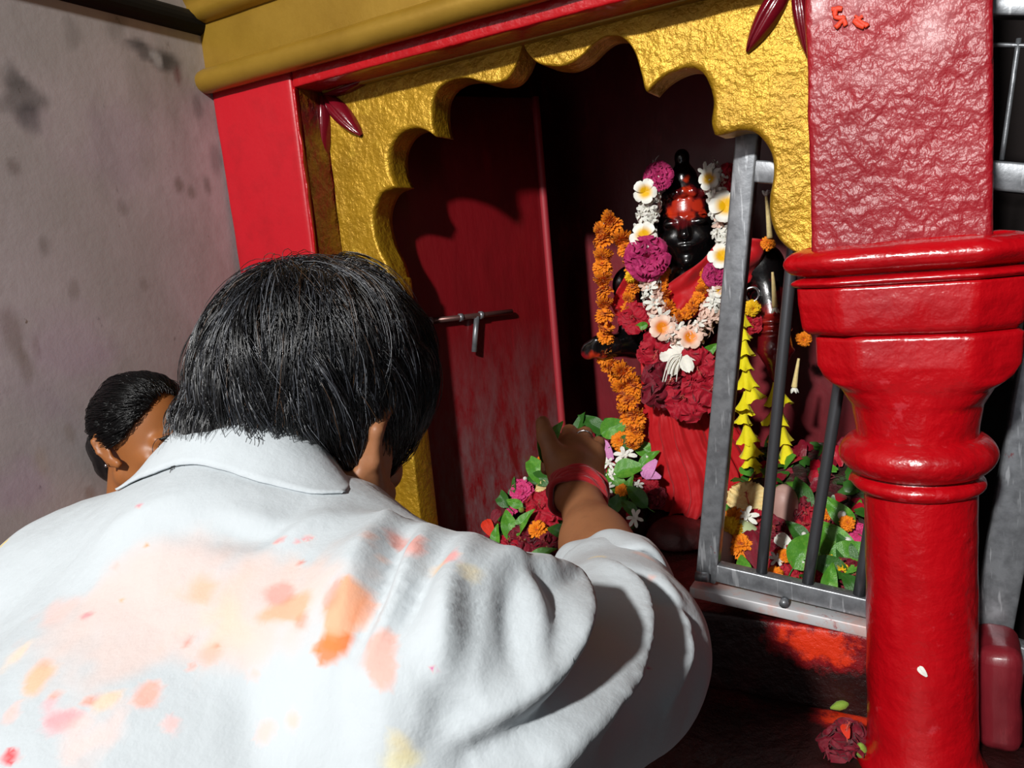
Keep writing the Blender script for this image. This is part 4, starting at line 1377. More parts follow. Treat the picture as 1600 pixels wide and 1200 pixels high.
def girl_sdf(P):
    Q = (P - GC) @ GR.T.T / GS @ np.eye(3)
    global HC, HR, HSC, EARK, EARF
    EARK = .84; EARF = .006
    HC, HR, HSC = np.zeros(3), np.eye(3), 1.0
    d_ = head_sdf(Q) * GS
    HC, HR = _keep; HSC = 1.05; EARK = .95; EARF = .019
    d_ = smin(d_, sd_cone(P, GN, GC - gu * .06 - gf * .02, .038, .040), .02)
    hz = np.array([gr[0], gr[1], 0])
    t_ = sd_cone(P, GSH - [0, 0, .06], GSH - [0, 0, .42], .085, .09)
    for s in (-1, 1):
        sh = GSH + hz * s * .11 - [0, 0, .02]; el = sh + np.array([0, 0, -.24]) + hz * s * .02; wr = el + np.array([.02, .06, -.20])
        t_ = smin(t_, sd_cone(P, GSH, sh, .04, .038), .03)
        a_ = smin(sd_cone(P, sh, el, .036, .028), sd_cone(P, el, wr, .028, .020), .01)
        a_ = smin(a_, sd_cone(P, wr, wr + [.01, .02, -.07], .02, .024), .01)
        for i in range(4):
            b_ = wr + np.array([.0, .0, -.07]) + np.array([.012, .008, 0]) * (i - 1.5)
            a_ = smin(a_, sd_cone(P, b_, b_ + [.01, .02, -.06 + .006 * abs(i - 1.3)], .0085, .007), .004)
        t_ = smin(t_, a_, .02)
        hp = GSH - [0, 0, .44] + hz * s * .06; an = np.array([hp[0], hp[1], .07])
        l_ = smin(sd_cone(P, hp, (hp + an) / 2, .065, .045), sd_cone(P, (hp + an) / 2, an, .045, .03), .02)
        l_ = smin(l_, sd_cone(P, an - [0, 0, .03], an + [.10, .04, -.04], .026, .02), .02)
        t_ = smin(t_, l_, .03)
    return smin(d_, t_, .02)


mgs = M('warm_brown_skin', rgb('9a5f33'), rough=.45, spec=.4, sub=.12)
mgs.over(rgb('7a4826'), mgs.mask(mgs.noise(25, 4, .6), .5, .75), .4)
girl = empty('person', (GSH[0], GSH[1], 0), 'girl with dark tied-back hair and a tiny ear stud beside the stained wall', 'person')
lo_ = GC - .35; hi_ = GC + .35
Vg, Fg = surface(girl_sdf, (-1.04, GSH[1] - .28, 0.0), (GSH[0] + .30, GSH[1] + .28, GC[2] + .16), .0036, .012)
mesh_obj('body', relax(Vg, Fg, 1, .4), Fg, mgs.m, girl)
mdr = M('muted_blue_cotton', rgb('4a5a78'), rough=.85)
Vd, Fd = surface(lambda P: smax(smin(sd_cone(P, GSH - [0, 0, .05], GSH - [0, 0, .34], .105, .105), sd_cone(P, GSH - [0, 0, .34], GSH - [0, 0, .80], .11, .19), .05), smax(P[:, 2] - (GSH[2] + .01), (GSH[2] - .86) - P[:, 2], .01), .01),
                (-1.044, GSH[1] - .3, .3), (GSH[0] + .3, GSH[1] + .3, GSH[2] + .1), .009, .012)
Nd = vnormals(Vd, Fd); ad = np.arctan2(Vd[:, 1] - GSH[1], Vd[:, 0] - GSH[0])
Vd = Vd + Nd * (np.sin(ad * 11) * .008 * np.clip((GSH[2] - .3 - Vd[:, 2]) / .4, 0, 1))[:, None]
Vd[:, 0] = np.maximum(Vd[:, 0], XW + .004)
mesh_obj('dress', relax(Vd, Fd, 1), Fd, mdr.m, girl)


def girl_mask(Dl):
    az = np.degrees(np.arctan2(np.abs(Dl[..., 0]), -Dl[..., 1])); el = np.degrees(np.arcsin(np.clip(Dl[..., 2], -1, 1)))
    return el - np.interp(az, [0, 45, 70, 84, 92, 104, 118, 140, 165, 180], [-72, -66, -52, -30, 2, -14, -2, 22, 40, 47])


def girl_hair(n, seed):
    """smooth hair combed back from a centre parting"""
    rng = np.random.default_rng(seed)
    e = np.array([.083, .099, .095]) * GS
    D0 = rng.normal(size=(n * 4, 3)); D0 /= np.linalg.norm(D0, axis=1, keepdims=True)
    D0 = D0[girl_mask(D0) > 0][:n]
    return D0, e


_mk = make_hair('hair', GC, GR, np.array([.0835, .0995, .0955]) * GS, 9000, .05, (0, .93, .36), [(.08, '2a2624', 1)], girl, 15, M('black_hair', rgb('070607'), rough=.32, spec=.5).m, grav=.0, swirl_k=0, clump_k=.2, rad=.0004, mask=girl_mask, lift=.003, skc=SKC * GS)
# knot at the nape
kb = GC + GR @ (np.array([0, -.085, -.075]) * GS)
Vk, Fk = surface(lambda P: smin(sd_ell(P, kb, (.032, .032, .03)), sd_ell(P, kb + gu * .03, (.04, .04, .03)), .02), kb - .09, kb + .09, .004)
Vk = Vk + vnormals(Vk, Fk) * (vnoise(Vk * [1, 1, .25], 180, 3, 2) * .0022)[:, None]
mesh_obj('hair_bun', Vk, Fk, bpy.data.materials['black_hair'], girl)
eb = GC + GR @ (np.array([.0895, .0, -.041]) * GS)
mesh_obj('ear_stud', *tube([eb, eb + gr * .004], .0022, 8), SILVER, girl, label='tiny pale ear stud')
EY = M('eye_white', rgb('d8d0c8'), rough=.2).m; EI = M('dark_iris', rgb('120a06'), rough=.1).m
for root_, c0, R0, k0 in ((girl, GC, GR, GS), (man, HC, HR, 1 / 1.05)):
    for s in (-1, 1):
        cc = np.array([s * .031, .0815, -.012])
        V_, F_ = [], []
        for (nm, rr_, off, mt) in (('eye', .0118, 0, EY),):
            n1, n2 = 14, 10
            V_ = [cc + rr_ * np.array([math.sin(math.pi * j / n2) * math.cos(2 * math.pi * i / n1), math.cos(math.pi * j / n2), math.sin(math.pi * j / n2) * math.sin(2 * math.pi * i / n1)]) for j in range(n2 + 1) for i in range(n1)]
            F_ = [(j * n1 + i, j * n1 + (i + 1) % n1, (j + 1) * n1 + (i + 1) % n1, (j + 1) * n1 + i) for j in range(n2) for i in range(n1)]
            ey = mesh_obj('eye', np.array([c0 + R0 @ (v * k0) for v in V_]), F_, [EY, EI], root_)
            ey.data.polygons.foreach_set('material_index', [1 if f // n1 < 2 else 0 for f in range(len(F_))])
        # eyebrow
        pts = [(s * .013, .105, .008), (s * .026, .102, .014), (s * .045, .088, .010)]
        mesh_obj('eyebrow', *tube([c0 + R0 @ (np.array(p) * k0) for p in spline(pts, 5)], [.0012 + .0016 * math.sin(math.pi * t) for t in np.linspace(0, 1, 11)], 6), HAIRM, root_)

# ------------------------------------------------------------------ the black stone idol
I0 = on_y(1075, 500, 1.38)
NI = np.array([.2, -.98, 0.0]); NI /= np.linalg.norm(NI)
IR = np.array([-NI[1], NI[0], 0.0])


def ip(px, py, off=0.0):
    """point at distance off in front of the idol's middle plane"""
    r = ray(px, py); t = ((I0 + NI * off - EYE) @ NI) / (r @ NI); return EYE + r * t


K = 1 / 838.0      # metres per pixel there
IB = np.stack([IR, -NI, [0, 0, 1]], 1)
hc = ip(1074, 358)


def idol_sdf(P):
    Q = (P - hc) @ IB / np.array([1.12, 1.08, 1.04])            # x right, y away, z up
    d_ = sd_ell(Q, (0, 0, .002), (.046, .048, .060))
    d_ = smin(d_, sd_ell(Q, (0, -.006, -.034), (.034, .036, .032)), .02)
    for s in (-1, 1):
        d_ = smin(d_, sd_ell(Q, (s * .022, -.034, -.016), (.016, .012, .014)), .010)     # cheeks
        d_ = smin(d_, sd_ell(Q, (s * .020, -.043, .010), (.014, .006, .0065)), .003)      # almond eyes
        d_ = smin(d_, sd_cone(Q, (s * .006, -.046, .021), (s * .032, -.038, .023), .003, .002), .004)
        d_ = smin(d_, sd_ell(Q, (s * .047, .004, -.004), (.008, .012, .026)), .005)       # ears
        d_ = smin(d_, sd_ell(Q, (s * .050, .0, -.034), (.009, .009, .012)), .005)
    d_ = smin(d_, sd_cone(Q, (0, -.044, .016), (0, -.054, -.010), .005, .009), .006)
    d_ = smin(d_, sd_ell(Q, (0, -.044, -.028), (.015, .007, .0045)), .003)
    d_ = smin(d_, sd_ell(Q, (0, -.042, -.0345), (.012, .007, .004)), .003)
    d_ = smin(d_, sd_ell(Q, (0, -.036, -.055), (.012, .012, .010)), .010)
    # tall knotted crown
    d_ = smin(d_, sd_cone(Q, (0, 0, .05), (-.002, -.004, .085), .040, .022), .012)
    d_ = smin(d_, sd_cone(Q, (-.002, -.006, .075), (-.002, -.006, .112), .019, .010), .008)
    d_ = smin(d_, sd_ell(Q, (-.002, -.006, .12), (.012, .012, .014)), .004)
    for a in np.linspace(-1.1, 1.1, 7):
        d_ = smin(d_, sd_ell(Q, (.040 * math.sin(a), -.042 * math.cos(a), .048 + .012 * math.cos(a)), (.008, .007, .009)), .004)
    ch = ip(1075, 480); wa = ip(1068, 575); hp = ip(1085, 640)
    d_ = smin(d_, sd_cone(P, hc - [0, 0, .05], ch + [0, 0, .03], .030, .04), .02)
    d_ = smin(d_, sd_ell(P, ch, (.085, .042, .065), IB), .03)
    d_ = smin(d_, sd_cone(P, ch, wa, .055, .045), .03)
    d_ = smin(d_, sd_cone(P, wa, hp, .042, .046), .03)
    d_ = smin(d_, sd_cone(P, hp, ip(1095, 740), .046, .040), .03)
    # arms
    sl, el_, wl, hl_ = ip(988, 445, 0), ip(992, 535, .0), ip(962, 540, .035), ip(942, 545, .05)
    d_ = smin(d_, smin(smin(sd_cone(P, ip(1010, 440), sl, .04, .034), sd_cone(P, sl, el_, .032, .027), .015), sd_cone(P, el_, wl, .027, .022), .015), .012)
    d_ = smin(d_, sd_ell(P, hl_, (.022, .016, .019), IB), .012)
    for (a, b, r_) in (((948, 532), (917, 541), .010), ((946, 538), (914, 547), .010), ((944, 546), (914, 553), .010), ((944, 554), (918, 557), .009)):
        d_ = smin(d_, smin(sd_cone(P, ip(*a, .055), ip((a[0] + b[0]) / 2, (a[1] + b[1]) / 2 - 4, .062), r_, r_ * .9), sd_cone(P, ip((a[0] + b[0]) / 2, (a[1] + b[1]) / 2 - 4, .062), ip(*b, .060), r_ * .9, r_ * .75), .003), .004)
    sr, er, wr_ = ip(1190, 415, 0), ip(1205, 480, .02), ip(1211, 545, .055)
    d_ = smin(d_, smin(sd_cone(P, ip(1130, 425), sr, .045, .036), sd_cone(P, sr, er, .034, .030), .015), .012)
    d_ = smin(d_, smin(sd_cone(P, er, wr_, .029, .027), sd_cone(P, wr_, ip(1215, 588, .058), .025, .013), .01), .012)
    for y_ in (500, 515, 548): d_ = smin(d_, sd_ell(P, ip(1207 + (y_ - 500) * .1, y_, .048), (.032, .030, .008), IB), .004)
    return d_


mi = M('oiled_black_stone', rgb('0a090a'), rough=.22, spec=.6, coat=.4)
mi.over(rgb('d83a18'), mi.attr('smear', 'Fac'))
mi.over(rgb('7a1018'), mi.attr('maroon', 'Fac'))
mi.bump(mi.noise(120, 4), .2, .002)
base_ = ip(1090, 790)
idol = empty('idol', (base_[0], base_[1], base_[2] - .02), 'black stone idol with vermilion smeared face inside the shrine', 'idol')
lo_ = np.minimum.reduce([ip(890, 560, .09), ip(1260, 220, -.1), ip(1090, 790)]) - .06
hi_ = np.maximum.reduce([ip(890, 560, .09), ip(1260, 220, -.1), ip(1260, 220, .1)]) + .06
Vi, Fi = surface(idol_sdf, lo_, hi_, .0026, .01)
Vi = relax(Vi, Fi, 1, .4)
ib = mesh_obj('body', Vi, Fi, mi.m, idol)
nz = vnoise(Vi, 70, 31, 3)


def spots(lst):
    s = np.zeros(len(Vi))
    for (x, y, r, w) in lst:
        s = np.maximum(s, np.clip((1.25 - np.linalg.norm((Vi - ip(x, y, .045)) @ IB * [1, .45, 1], axis=1) / (r * K) + nz * .8) * 3, 0, 1) * w)
    return s


sm = spots([(1069, 255, 7, .9), (1071, 276, 7, .9), (1072, 296, 6, .9), (1071, 312, 10, .9), (1050, 332, 8, .9), (1072, 330, 9, .8), (1088, 322, 8, .9), (1080, 336, 7, .8), (1056, 318, 6, .9), (1098, 332, 6, .7), (930, 552, 12, .7), (945, 552, 7, .6),
            (1208, 500, 14, .8), (1212, 540, 10, .7), (1214, 565, 12, .9), (1216, 585, 8, .9), (1205, 520, 9, .8), (1219, 512, 8, .8), (1218, 552, 8, .9)])
mo = spots([(1073, 322, 24, .4), (920, 552, 10, .9), (1210, 530, 60, .75)])
for nm, vv in (('smear', sm), ('maroon', mo)):
    a_ = ib.data.attributes.new(nm, 'FLOAT', 'POINT'); a_.data.foreach_set('value', vv.astype(np.float32))
# red skirt
mc = M('red_silk_cloth', rgb('b80f18'), rough=.6, sheen=.1, spec=.3)
mc.over(rgb('9c0c16'), mc.mask(mc.noise(6, 4), .5, .7), .5)
mc.bump(mc.noise(60, 4, .6, mc.coord((1, 1, .35))), .3, .004).bump(mc.noise(700, 2), .1, .0005)
CLOTH = mc.m
rows = [(548, 1062, 50), (575, 1062, 54), (605, 1061, 56), (640, 1067, 66), (680, 1078, 76), (720, 1094, 82), (755, 1102, 78), (778, 1098, 72), (788, 1090, 64)]
RW = resample(spline(np.array(rows, float), 10), 90)
nA = 200; V_ = []
for k, (y, cx_, hw) in enumerate(RW):
    v = k / 89.0
    for i in range(nA):
        a = 2 * math.pi * i / nA
        # pleats fan out from a knot near the waist
        ph = a * 24 + 10 * v * math.cos(a) + .8 * math.sin(a * 2)
        pl = 1 + (.03 + .07 * v) * math.sin(ph) + (.012 + .03 * v) * math.sin(ph * 2.6 + 1 + 3 * v) + .05 * v * math.sin(a * 4 + 1.5)
        c_ = ip(cx_, y + 3 * math.sin(a * 9) * v ** 3, 0)
        V_.append(c_ + IR * math.cos(a) * hw * K * pl + NI * (math.sin(a) * (.058 + .012 * v) * pl))
V_ = np.array(V_); F_ = [(k * nA + i, (k + 1) * nA + i, (k + 1) * nA + (i + 1) % nA, k * nA + (i + 1) % nA) for k in range(89) for i in range(nA)]
V_ += np.stack([vnoise(V_, 30, 80 + k, 3) for k in range(3)], 1) * .004
sk = mesh_obj('skirt', V_, [f[::-1] for f in F_], CLOTH, idol, label='red pleated cloth skirt')
sd_ = sk.modifiers.new('thickness', 'SOLIDIFY'); sd_.thickness = .0015


def cloth_strip(name, top, bot, off, seed, label, n=60, q=14):
    """hanging piece of cloth between two pixel edges, in front of the idol"""
    A = resample(spline(np.array(top, float), 8), n); B = resample(spline(np.array(bot, float), 8), n)
    V = []
    for i in range(n):
        for j in range(q + 1):
            t = j / q; p = A[i] * (1 - t) + B[i] * t
            o = (A[i][2] * (1 - t) + B[i][2] * t) + off + .006 * math.sin(t * 11 + i * .05) + .004 * math.sin(i * .35 + t * 5)
            V.append(ip(p[0], p[1], o))
    V = np.array(V); V += NI * (vnoise(V, 60, seed, 2) * .003)[:, None]
    Fs = [(i * (q + 1) + j, (i + 1) * (q + 1) + j, (i + 1) * (q + 1) + j + 1, i * (q + 1) + j + 1) for i in range(n - 1) for j in range(q)]
    o = mesh_obj(name, V, Fs, CLOTH, idol, label=label)
    m_ = o.modifiers.new('thickness', 'SOLIDIFY'); m_.thickness = .0015
    return o


cloth_strip('chest_cloth', [(1010, 470, .058), (1050, 440, .068), (1095, 408, .066), (1130, 372, .062), (1175, 372, .06), (1202, 376, .045)], [(1030, 530, .062), (1060, 510, .072), (1095, 490, .072), (1130, 470, .066), (1165, 445, .045), (1172, 440, .03)], .002, 3, 'red cloth across the chest')
cloth_strip('shoulder_cloth', [(990, 415, .03), (978, 430, .04), (966, 450, .04), (955, 478, .035)], [(1000, 470, .045), (992, 490, .05), (978, 495, .045), (962, 492, .035)], .004, 4, 'red cloth over the shoulder')
cloth_strip('waist_cloth', [(1000, 540, .05), (1030, 545, .065), (1075, 548, .07), (1118, 545, .065)], [(1003, 610, .06), (1035, 622, .075), (1075, 628, .078), (1118, 622, .07)], .004, 5, 'crumpled red waist cloth')
br = [ip(1175 + 10.5 * math.cos(a), 460 + 11 * math.sin(a), .045) for a in np.linspace(0, 2 * np.pi, 32, endpoint=False)]
mesh_obj('bangle', *tube(br, .0024, 8, closed=True), SILVER, idol, label='small silver ring')
# stone the idol stands on
pc = ip(1100, 800, .0)
def ped_sdf(P):
    d_ = sd_ell(P, pc + [0, .0, -.062], (.15, .10, .075))
    d_ = smin(d_, sd_ell(P, ip(1060, 850, .09), (.06, .05, .05)), .04)
    return smax(d_, ZP + .0005 - P[:, 2], .005)
Vq, Fq = surface(ped_sdf, pc - [.25, .2, .2], pc + [.25, .2, .1], .005, .01)
Vq = Vq + vnormals(Vq, Fq) * (vnoise(Vq, 30, 7, 3) * .004)[:, None]
mpd = M('red_stained_pedestal_stone', rgb('4a1416'), rough=.5)
mpd.over(rgb('7a2a2a'), mpd.mask(mpd.noise(12, 5, .7), .45, .7), .8)
mpd.over(rgb('1e0a0a'), mpd.mask(mpd.noise(7, 5, .7), .5, .7), .8)
mpd.bump(mpd.noise(60, 5), .4, .004)
mesh_obj('pedestal', Vq, Fq, mpd.m, label='rounded dark red stained stone under the idol skirt', cat='pedestal')

# ------------------------------------------------------------------ flowers
def petal_mesh(L, w, cup=.25, ruf=.08, freq=3, curl=.3, nu=8, nv=7, seed=0, tip=.55, base=.18, notch=0.0):
    """one petal growing along +y from the origin, normal +z"""
    rng = np.random.default_rng(seed); ph = rng.random() * 6
    V = []
    for j in range(nv + 1):
        v = j / nv
        ww = w * (base + (1 - base) * math.sin(math.pi * min(1, v * (.5 + tip * .5) ** .0 * .62 + .02)) ** .9) * (1 if v < .8 else math.sqrt(max(0.0, 1 - ((v - .8) / .2) ** 2 * (.80 if tip > .3 else .97))))
        for i in range(nu + 1):
            u = -1 + 2 * i / nu
            z = cup * L * (v ** 1.2) * (1 - .2 * u * u) - curl * L * v ** 3 + ruf * L * math.sin(u * freq * math.pi + ph) * v ** 2 + .12 * L * u * u * v * (1 - v)
            V.append((u * ww, v * L * (1 - notch * (1 - abs(u)) * v ** 6), z))
    Fs = [(j * (nu + 1) + i, j * (nu + 1) + i + 1, (j + 1) * (nu + 1) + i + 1, (j + 1) * (nu + 1) + i) for j in range(nv) for i in range(nu)]
    return np.array(V), Fs


def turn(V, az, tilt=0.0, roll=0.0):
    """tilt about x, then turn about z"""
    c, s = math.cos(tilt), math.sin(tilt); V = np.stack([V[:, 0], V[:, 1] * c - V[:, 2] * s, V[:, 1] * s + V[:, 2] * c], 1)
    c, s = math.cos(az), math.sin(az); return np.stack([V[:, 0] * c - V[:, 1] * s, V[:, 0] * s + V[:, 1] * c, V[:, 2]], 1)


def whorl(n, L, w, tilt, seed, **k):
    rng = np.random.default_rng(seed); parts = []
    for i in range(n):
        V, Fs = petal_mesh(L * (.9 + .2 * rng.random()), w, seed=seed * 50 + i, **k)
        V = turn(V, 2 * math.pi * i / n + .3 * rng.normal() * (.5 if n > 5 else .2), tilt + .15 * rng.normal())
        parts.append((V, Fs))
    return join(parts)


def datamesh(name, VF, mat):
    me = bpy.data.meshes.new(name)
    me.from_pydata(np.asarray(VF[0]).tolist(), [], [list(map(int, f)) for f in VF[1]])
    me.polygons.foreach_set('use_smooth', [True] * len(me.polygons)); me.materials.append(mat); me.update()
    return me


def with_tint(me, fn):
    co = np.array([v.co[:] for v in me.vertices])
    a = me.attributes.new('tint', 'FLOAT_COLOR', 'POINT'); a.data.foreach_set('color', fn(co).astype(np.float32).ravel())
    return me


def petal_mat(name, c, c2=None, rough=.55):
    m = M(name, rgb(c), rough=rough, spec=.3, sub=.08, sheen=.1)
    if c2: m.over(rgb(c2), m.mask(m.noise(9, 3, .6), .45, .7), .8)
    m.bump(m.noise(40, 4, .6), .25, .02)
    m.b.inputs['Subsurface Scale'].default_value = .05
    return m


MARI = petal_mat('marigold_orange', 'f08008', 'f8a010').m
MARIY = petal_mat('marigold_yellow', 'f0b808', 'f8d020').m
HIB = petal_mat('hibiscus_red', 'b00a26', '8c0820', .45).m
HIBD = petal_mat('hibiscus_wilted', '7a0a22', '560818', .45).m
PINK = petal_mat('pink_petal', 'd03070', 'e05890').m
ROSE = petal_mat('rose_magenta', 'a81a58', 'cc3a78').m
LILAC = petal_mat('lilac_petal', 'd080b8', 'e0a8cc').m
CREAM = petal_mat('cream_petal', 'e8cf90', 'e0b878').m
YEL = petal_mat('trumpet_yellow', 'f0e010', 'e8d408').m
VERM = petal_mat('orange_red_petal', 'd83010', 'c02008').m
STAM = petal_mat('stamen', 'd86050', 'c03838').m
LEAFM = M('leaf_green', rgb('4c8a2a'), rough=.32, spec=.5)
LEAFM.over(rgb('74ab3c'), LEAFM.mask(LEAFM.noise(4, 3), .45, .7), .7).bump(LEAFM.noise(14, 4), .2, .02)
LEAFD = M('leaf_dark_green', rgb('2f5f20'), rough=.36, spec=.45)
LEAFD.over(rgb('3a6a24'), LEAFD.mask(LEAFD.noise(4, 3), .45, .7), .7).bump(LEAFD.noise(14, 4), .2, .02)
LEAFM, LEAFD = LEAFM.m, LEAFD.m
BUDG = petal_mat('bud_green', '8aa83a', '6a9030').m
mfr = M('white_petal_yellow_heart', rgb('f0ece0'), rough=.5, sub=.08); mfr.b.inputs['Subsurface Scale'].default_value = .05
mfr.over(mfr.attr('tint'), mfr.attr('tint', 'Alpha')); FRAN = mfr.m
WHITE = petal_mat('jasmine_white', 'ebe8dc', 'f4f0ea').m
BLUSH = petal_mat('blush_white', 'f0c8b4', 'f6ded2').m
FRUIT = M('pale_green_fruit', rgb('b6c494'), rough=.35).m
PSTONE = M('pink_grey_stone', rgb('b08a80'), rough=.5)
PSTONE.over(rgb('c8a898'), PSTONE.mask(PSTONE.noise(20, 4), .45, .65), .8).over(rgb('d84020'), PSTONE.mask(PSTONE.noise(24, 4), .66, .70), .7).bump(PSTONE.noise(70, 4), .2, .002)
PSTONE = PSTONE.m
STRING = M('pale_string', rgb('cfc8a8'), rough=.8).m


# ---- one mesh per kind, radius about 1
def marigold_mesh(seed):
    rng = np.random.default_rng(seed); parts = []
    for r, (n, rad, tilt, L) in enumerate(((16, .18, -.12, .82), (15, .14, .15, .78), (13, .11, .42, .70), (11, .08, .72, .60), (8, .05, 1.0, .5), (5, .02, 1.3, .42))):
        for i in range(n):
            V, Fs = petal_mesh(L * (.9 + .2 * rng.random()), .17, cup=.05, ruf=.10, freq=1.5, curl=.25, nu=4, nv=3, seed=seed * 99 + r * 20 + i, notch=.12, base=.3)
            V = V + [0, rad, 0]
            V = turn(V, 2 * math.pi * (i + .5 * (r % 2)) / n + .12 * rng.normal(), tilt + .12 * rng.normal())
            V[:, 2] += .06 * r
            parts.append((V, Fs))
    V, Fs = tube(np.array([[0, 0, -.55], [0, 0, -.4], [0, 0, -.15], [0, 0, .1]]), [.12, .2, .28, .3], 8)
    parts.append((V, Fs))
    return join(parts)


MG = [datamesh('marigold', marigold_mesh(s), MARI) for s in range(3)]
MGY = [datamesh('marigold_yellow', marigold_mesh(s + 5), MARIY) for s in range(1)]


def hib_parts(seed, crumple=1.0):
    """ruffled open hibiscus: petals, long stamen, calyx"""
    pet = join([whorl(5, 1.05, .70, .30, seed, cup=.30, ruf=.11 * crumple, freq=2.6, curl=.4, nu=16, nv=11), whorl(3, .8, .6, .8, seed + 7, cup=.2, ruf=.18 * crumple, freq=3.0, curl=.5, nu=14, nv=9)])
    pet[0][:] += np.stack([vnoise(pet[0], 1.7, seed + k, 3) for k in range(3)], 1) * .24 * crumple
    sp = spline([(0, 0, 0), (.05, .02, .5), (.12, .1, .9), (.25, .2, 1.15)], 6)
    st = [tube(sp, .035, 6)]
    for i in range(14):
        p = sp[-1 - i % 9]; d_ = np.array([math.cos(i * 2.4), math.sin(i * 2.4), .3]) * .09
        st.append(tube([p, p + d_, p + d_ * 1.15], [.01, .01, .028], 5))
    ca = tube([(0, 0, -.35), (0, 0, -.2), (0, 0, 0)], [.05, .13, .2], 8)
    return pet, join(st), ca


HIBP = [hib_parts(s, c) for s, c in ((1, 1), (2, 1.4), (3, 1.8))]


def rose_mesh(seed):
    return join([whorl(6, 1.0, .6, .1, seed, cup=.2, ruf=.12, freq=3, curl=.35, nu=10, nv=7), whorl(6, .85, .55, .5, seed + 1, cup=.1, ruf=.2, freq=3, curl=.3, nu=10, nv=7),
                 whorl(5, .65, .45, .85, seed + 2, cup=.05, ruf=.22, freq=3, curl=.3, nu=8, nv=6), whorl(5, .48, .25, 1.2, seed + 3, cup=0, ruf=.15, freq=2, curl=.3, nu=8, nv=6)])


RS = datamesh('rose', rose_mesh(11), ROSE); PKR = datamesh('pink_flower', rose_mesh(21), PINK); CRM = datamesh('cream_flower', whorl(5, 1, .6, .3, 31, cup=.25, ruf=.2, freq=3, curl=.4, nu=12, nv=9), CREAM)


def heart_tint(co):
    r = np.hypot(co[:, 0], co[:, 1]); a = np.clip((.72 - r) / .35, 0, 1)
    return np.c_[np.tile(rgb('f2b808')[:3], (len(co), 1)), a]


FR = with_tint(datamesh('frangipani', whorl(5, 1, .46, .25, 41, cup=.12, ruf=.03, freq=1, curl=.28, nu=8, nv=8), FRAN), heart_tint)


def peach_tint(co):
    r = np.hypot(co[:, 0], co[:, 1]); a = np.clip((.85 - r) / .4, 0, 1)
    c = np.tile(rgb('f09058')[:3], (len(co), 1)); c[r < .4] = rgb('f08a10')[:3]
    return np.c_[c, np.maximum(a, .45)]


FRP = with_tint(datamesh('frangipani_peach', whorl(5, 1, .46, .3, 42, cup=.12, ruf=.04, freq=1, curl=.28, nu=8, nv=8), FRAN), peach_tint)
JV, JF = join([whorl(6, 1, .21, .25, 51, cup=.1, ruf=.03, freq=1, curl=.4, nu=4, nv=5), whorl(4, .6, .16, .9, 52, cup=.1, ruf=.03, freq=1, curl=.3, nu=4, nv=5), tube([(0, 0, -1.3), (0, 0, -.5), (0, 0, .05)], [.09, .11, .18], 6)])
JW = datamesh('jasmine', (JV, JF), WHITE); JB = datamesh('jasmine_blush', (JV, JF), BLUSH)
BUD = datamesh('bud', tube([(0, 0, -1.2), (0, 0, -.9), (0, 0, -.3), (0, 0, .3), (0, 0, .75), (0, 0, .95)], [.08, .22, .5, .6, .4, .05], 10), WHITE)
BUDGM = datamesh('green_bud', tube([(0, 0, -1.2), (0, 0, -.9), (0, 0, -.3), (0, 0, .3), (0, 0, .75), (0, 0, .95)], [.08, .25, .5, .5, .25, .03], 10), BUDG)
PET1 = petal_mesh(2.0, .62, .25, .06, 2, .3, nu=10, nv=10, seed=3)
PET1 = (PET1[0] - [0, 1, .1], PET1[1])


def leaf_mesh(seed, w=.55, fold=.35, tipl=1.0):
    V = []; n, q = 16, 10; rng = np.random.default_rng(seed); bend = .25 + .3 * rng.random()
    for i in range(n + 1):
        t = i / n; ww = w * (math.sin(math.pi * t ** .75) ** .8) * (1 - .25 * t) if 0 < t < 1 else .0
        for j in range(q + 1):
            u = -1 + 2 * j / q
            V.append((u * ww + .04 * math.sin(t * 5 + seed), -1 + 2 * t * tipl, abs(u) * ww * fold - bend * (2 * t - 1) ** 2 * .5 + .03 * math.sin(t * 14 + u * 2 + seed)))
    Fs = [(i * (q + 1) + j, i * (q + 1) + j + 1, (i + 1) * (q + 1) + j + 1, (i + 1) * (q + 1) + j) for i in range(n) for j in range(q)]
    return np.array(V), Fs


def stalk(seed): return tube(spline([(0, -1, -.1), (.03, -1.25, -.2), (.1, -1.55, -.15)], 4), [.035] * 9, 5)


LV = [datamesh('leaf_blade', leaf_mesh(s, w), LEAFM) for s, w in ((1, .55), (2, .42), (3, .72))]
LVD = [datamesh('leaf_blade_dark', leaf_mesh(s + 4, w), LEAFD) for s, w in ((1, .55), (2, .42), (3, .66))]
LST = datamesh('leaf_stalk', stalk(1), LEAFD)
HME = [(datamesh('hibiscus_petals', p, m_), datamesh('hibiscus_stamen', s, STAM), datamesh('hibiscus_calyx', c, BUDG)) for (p, s, c), m_ in zip(HIBP, (HIB, HIB, HIBD))]
PETM = {k: datamesh('petal', PET1, m_) for k, m_ in (('pink', PINK), ('lilac', LILAC), ('white', WHITE), ('red', HIB), ('verm', VERM), ('dark', HIBD))}


def orient(normal, spin):
    z = np.asarray(normal, float); z = z / np.linalg.norm(z)
    q = Vector(z).to_track_quat('Z', 'Y')
    return (q @ Quaternion((0, 0, 1), spin))


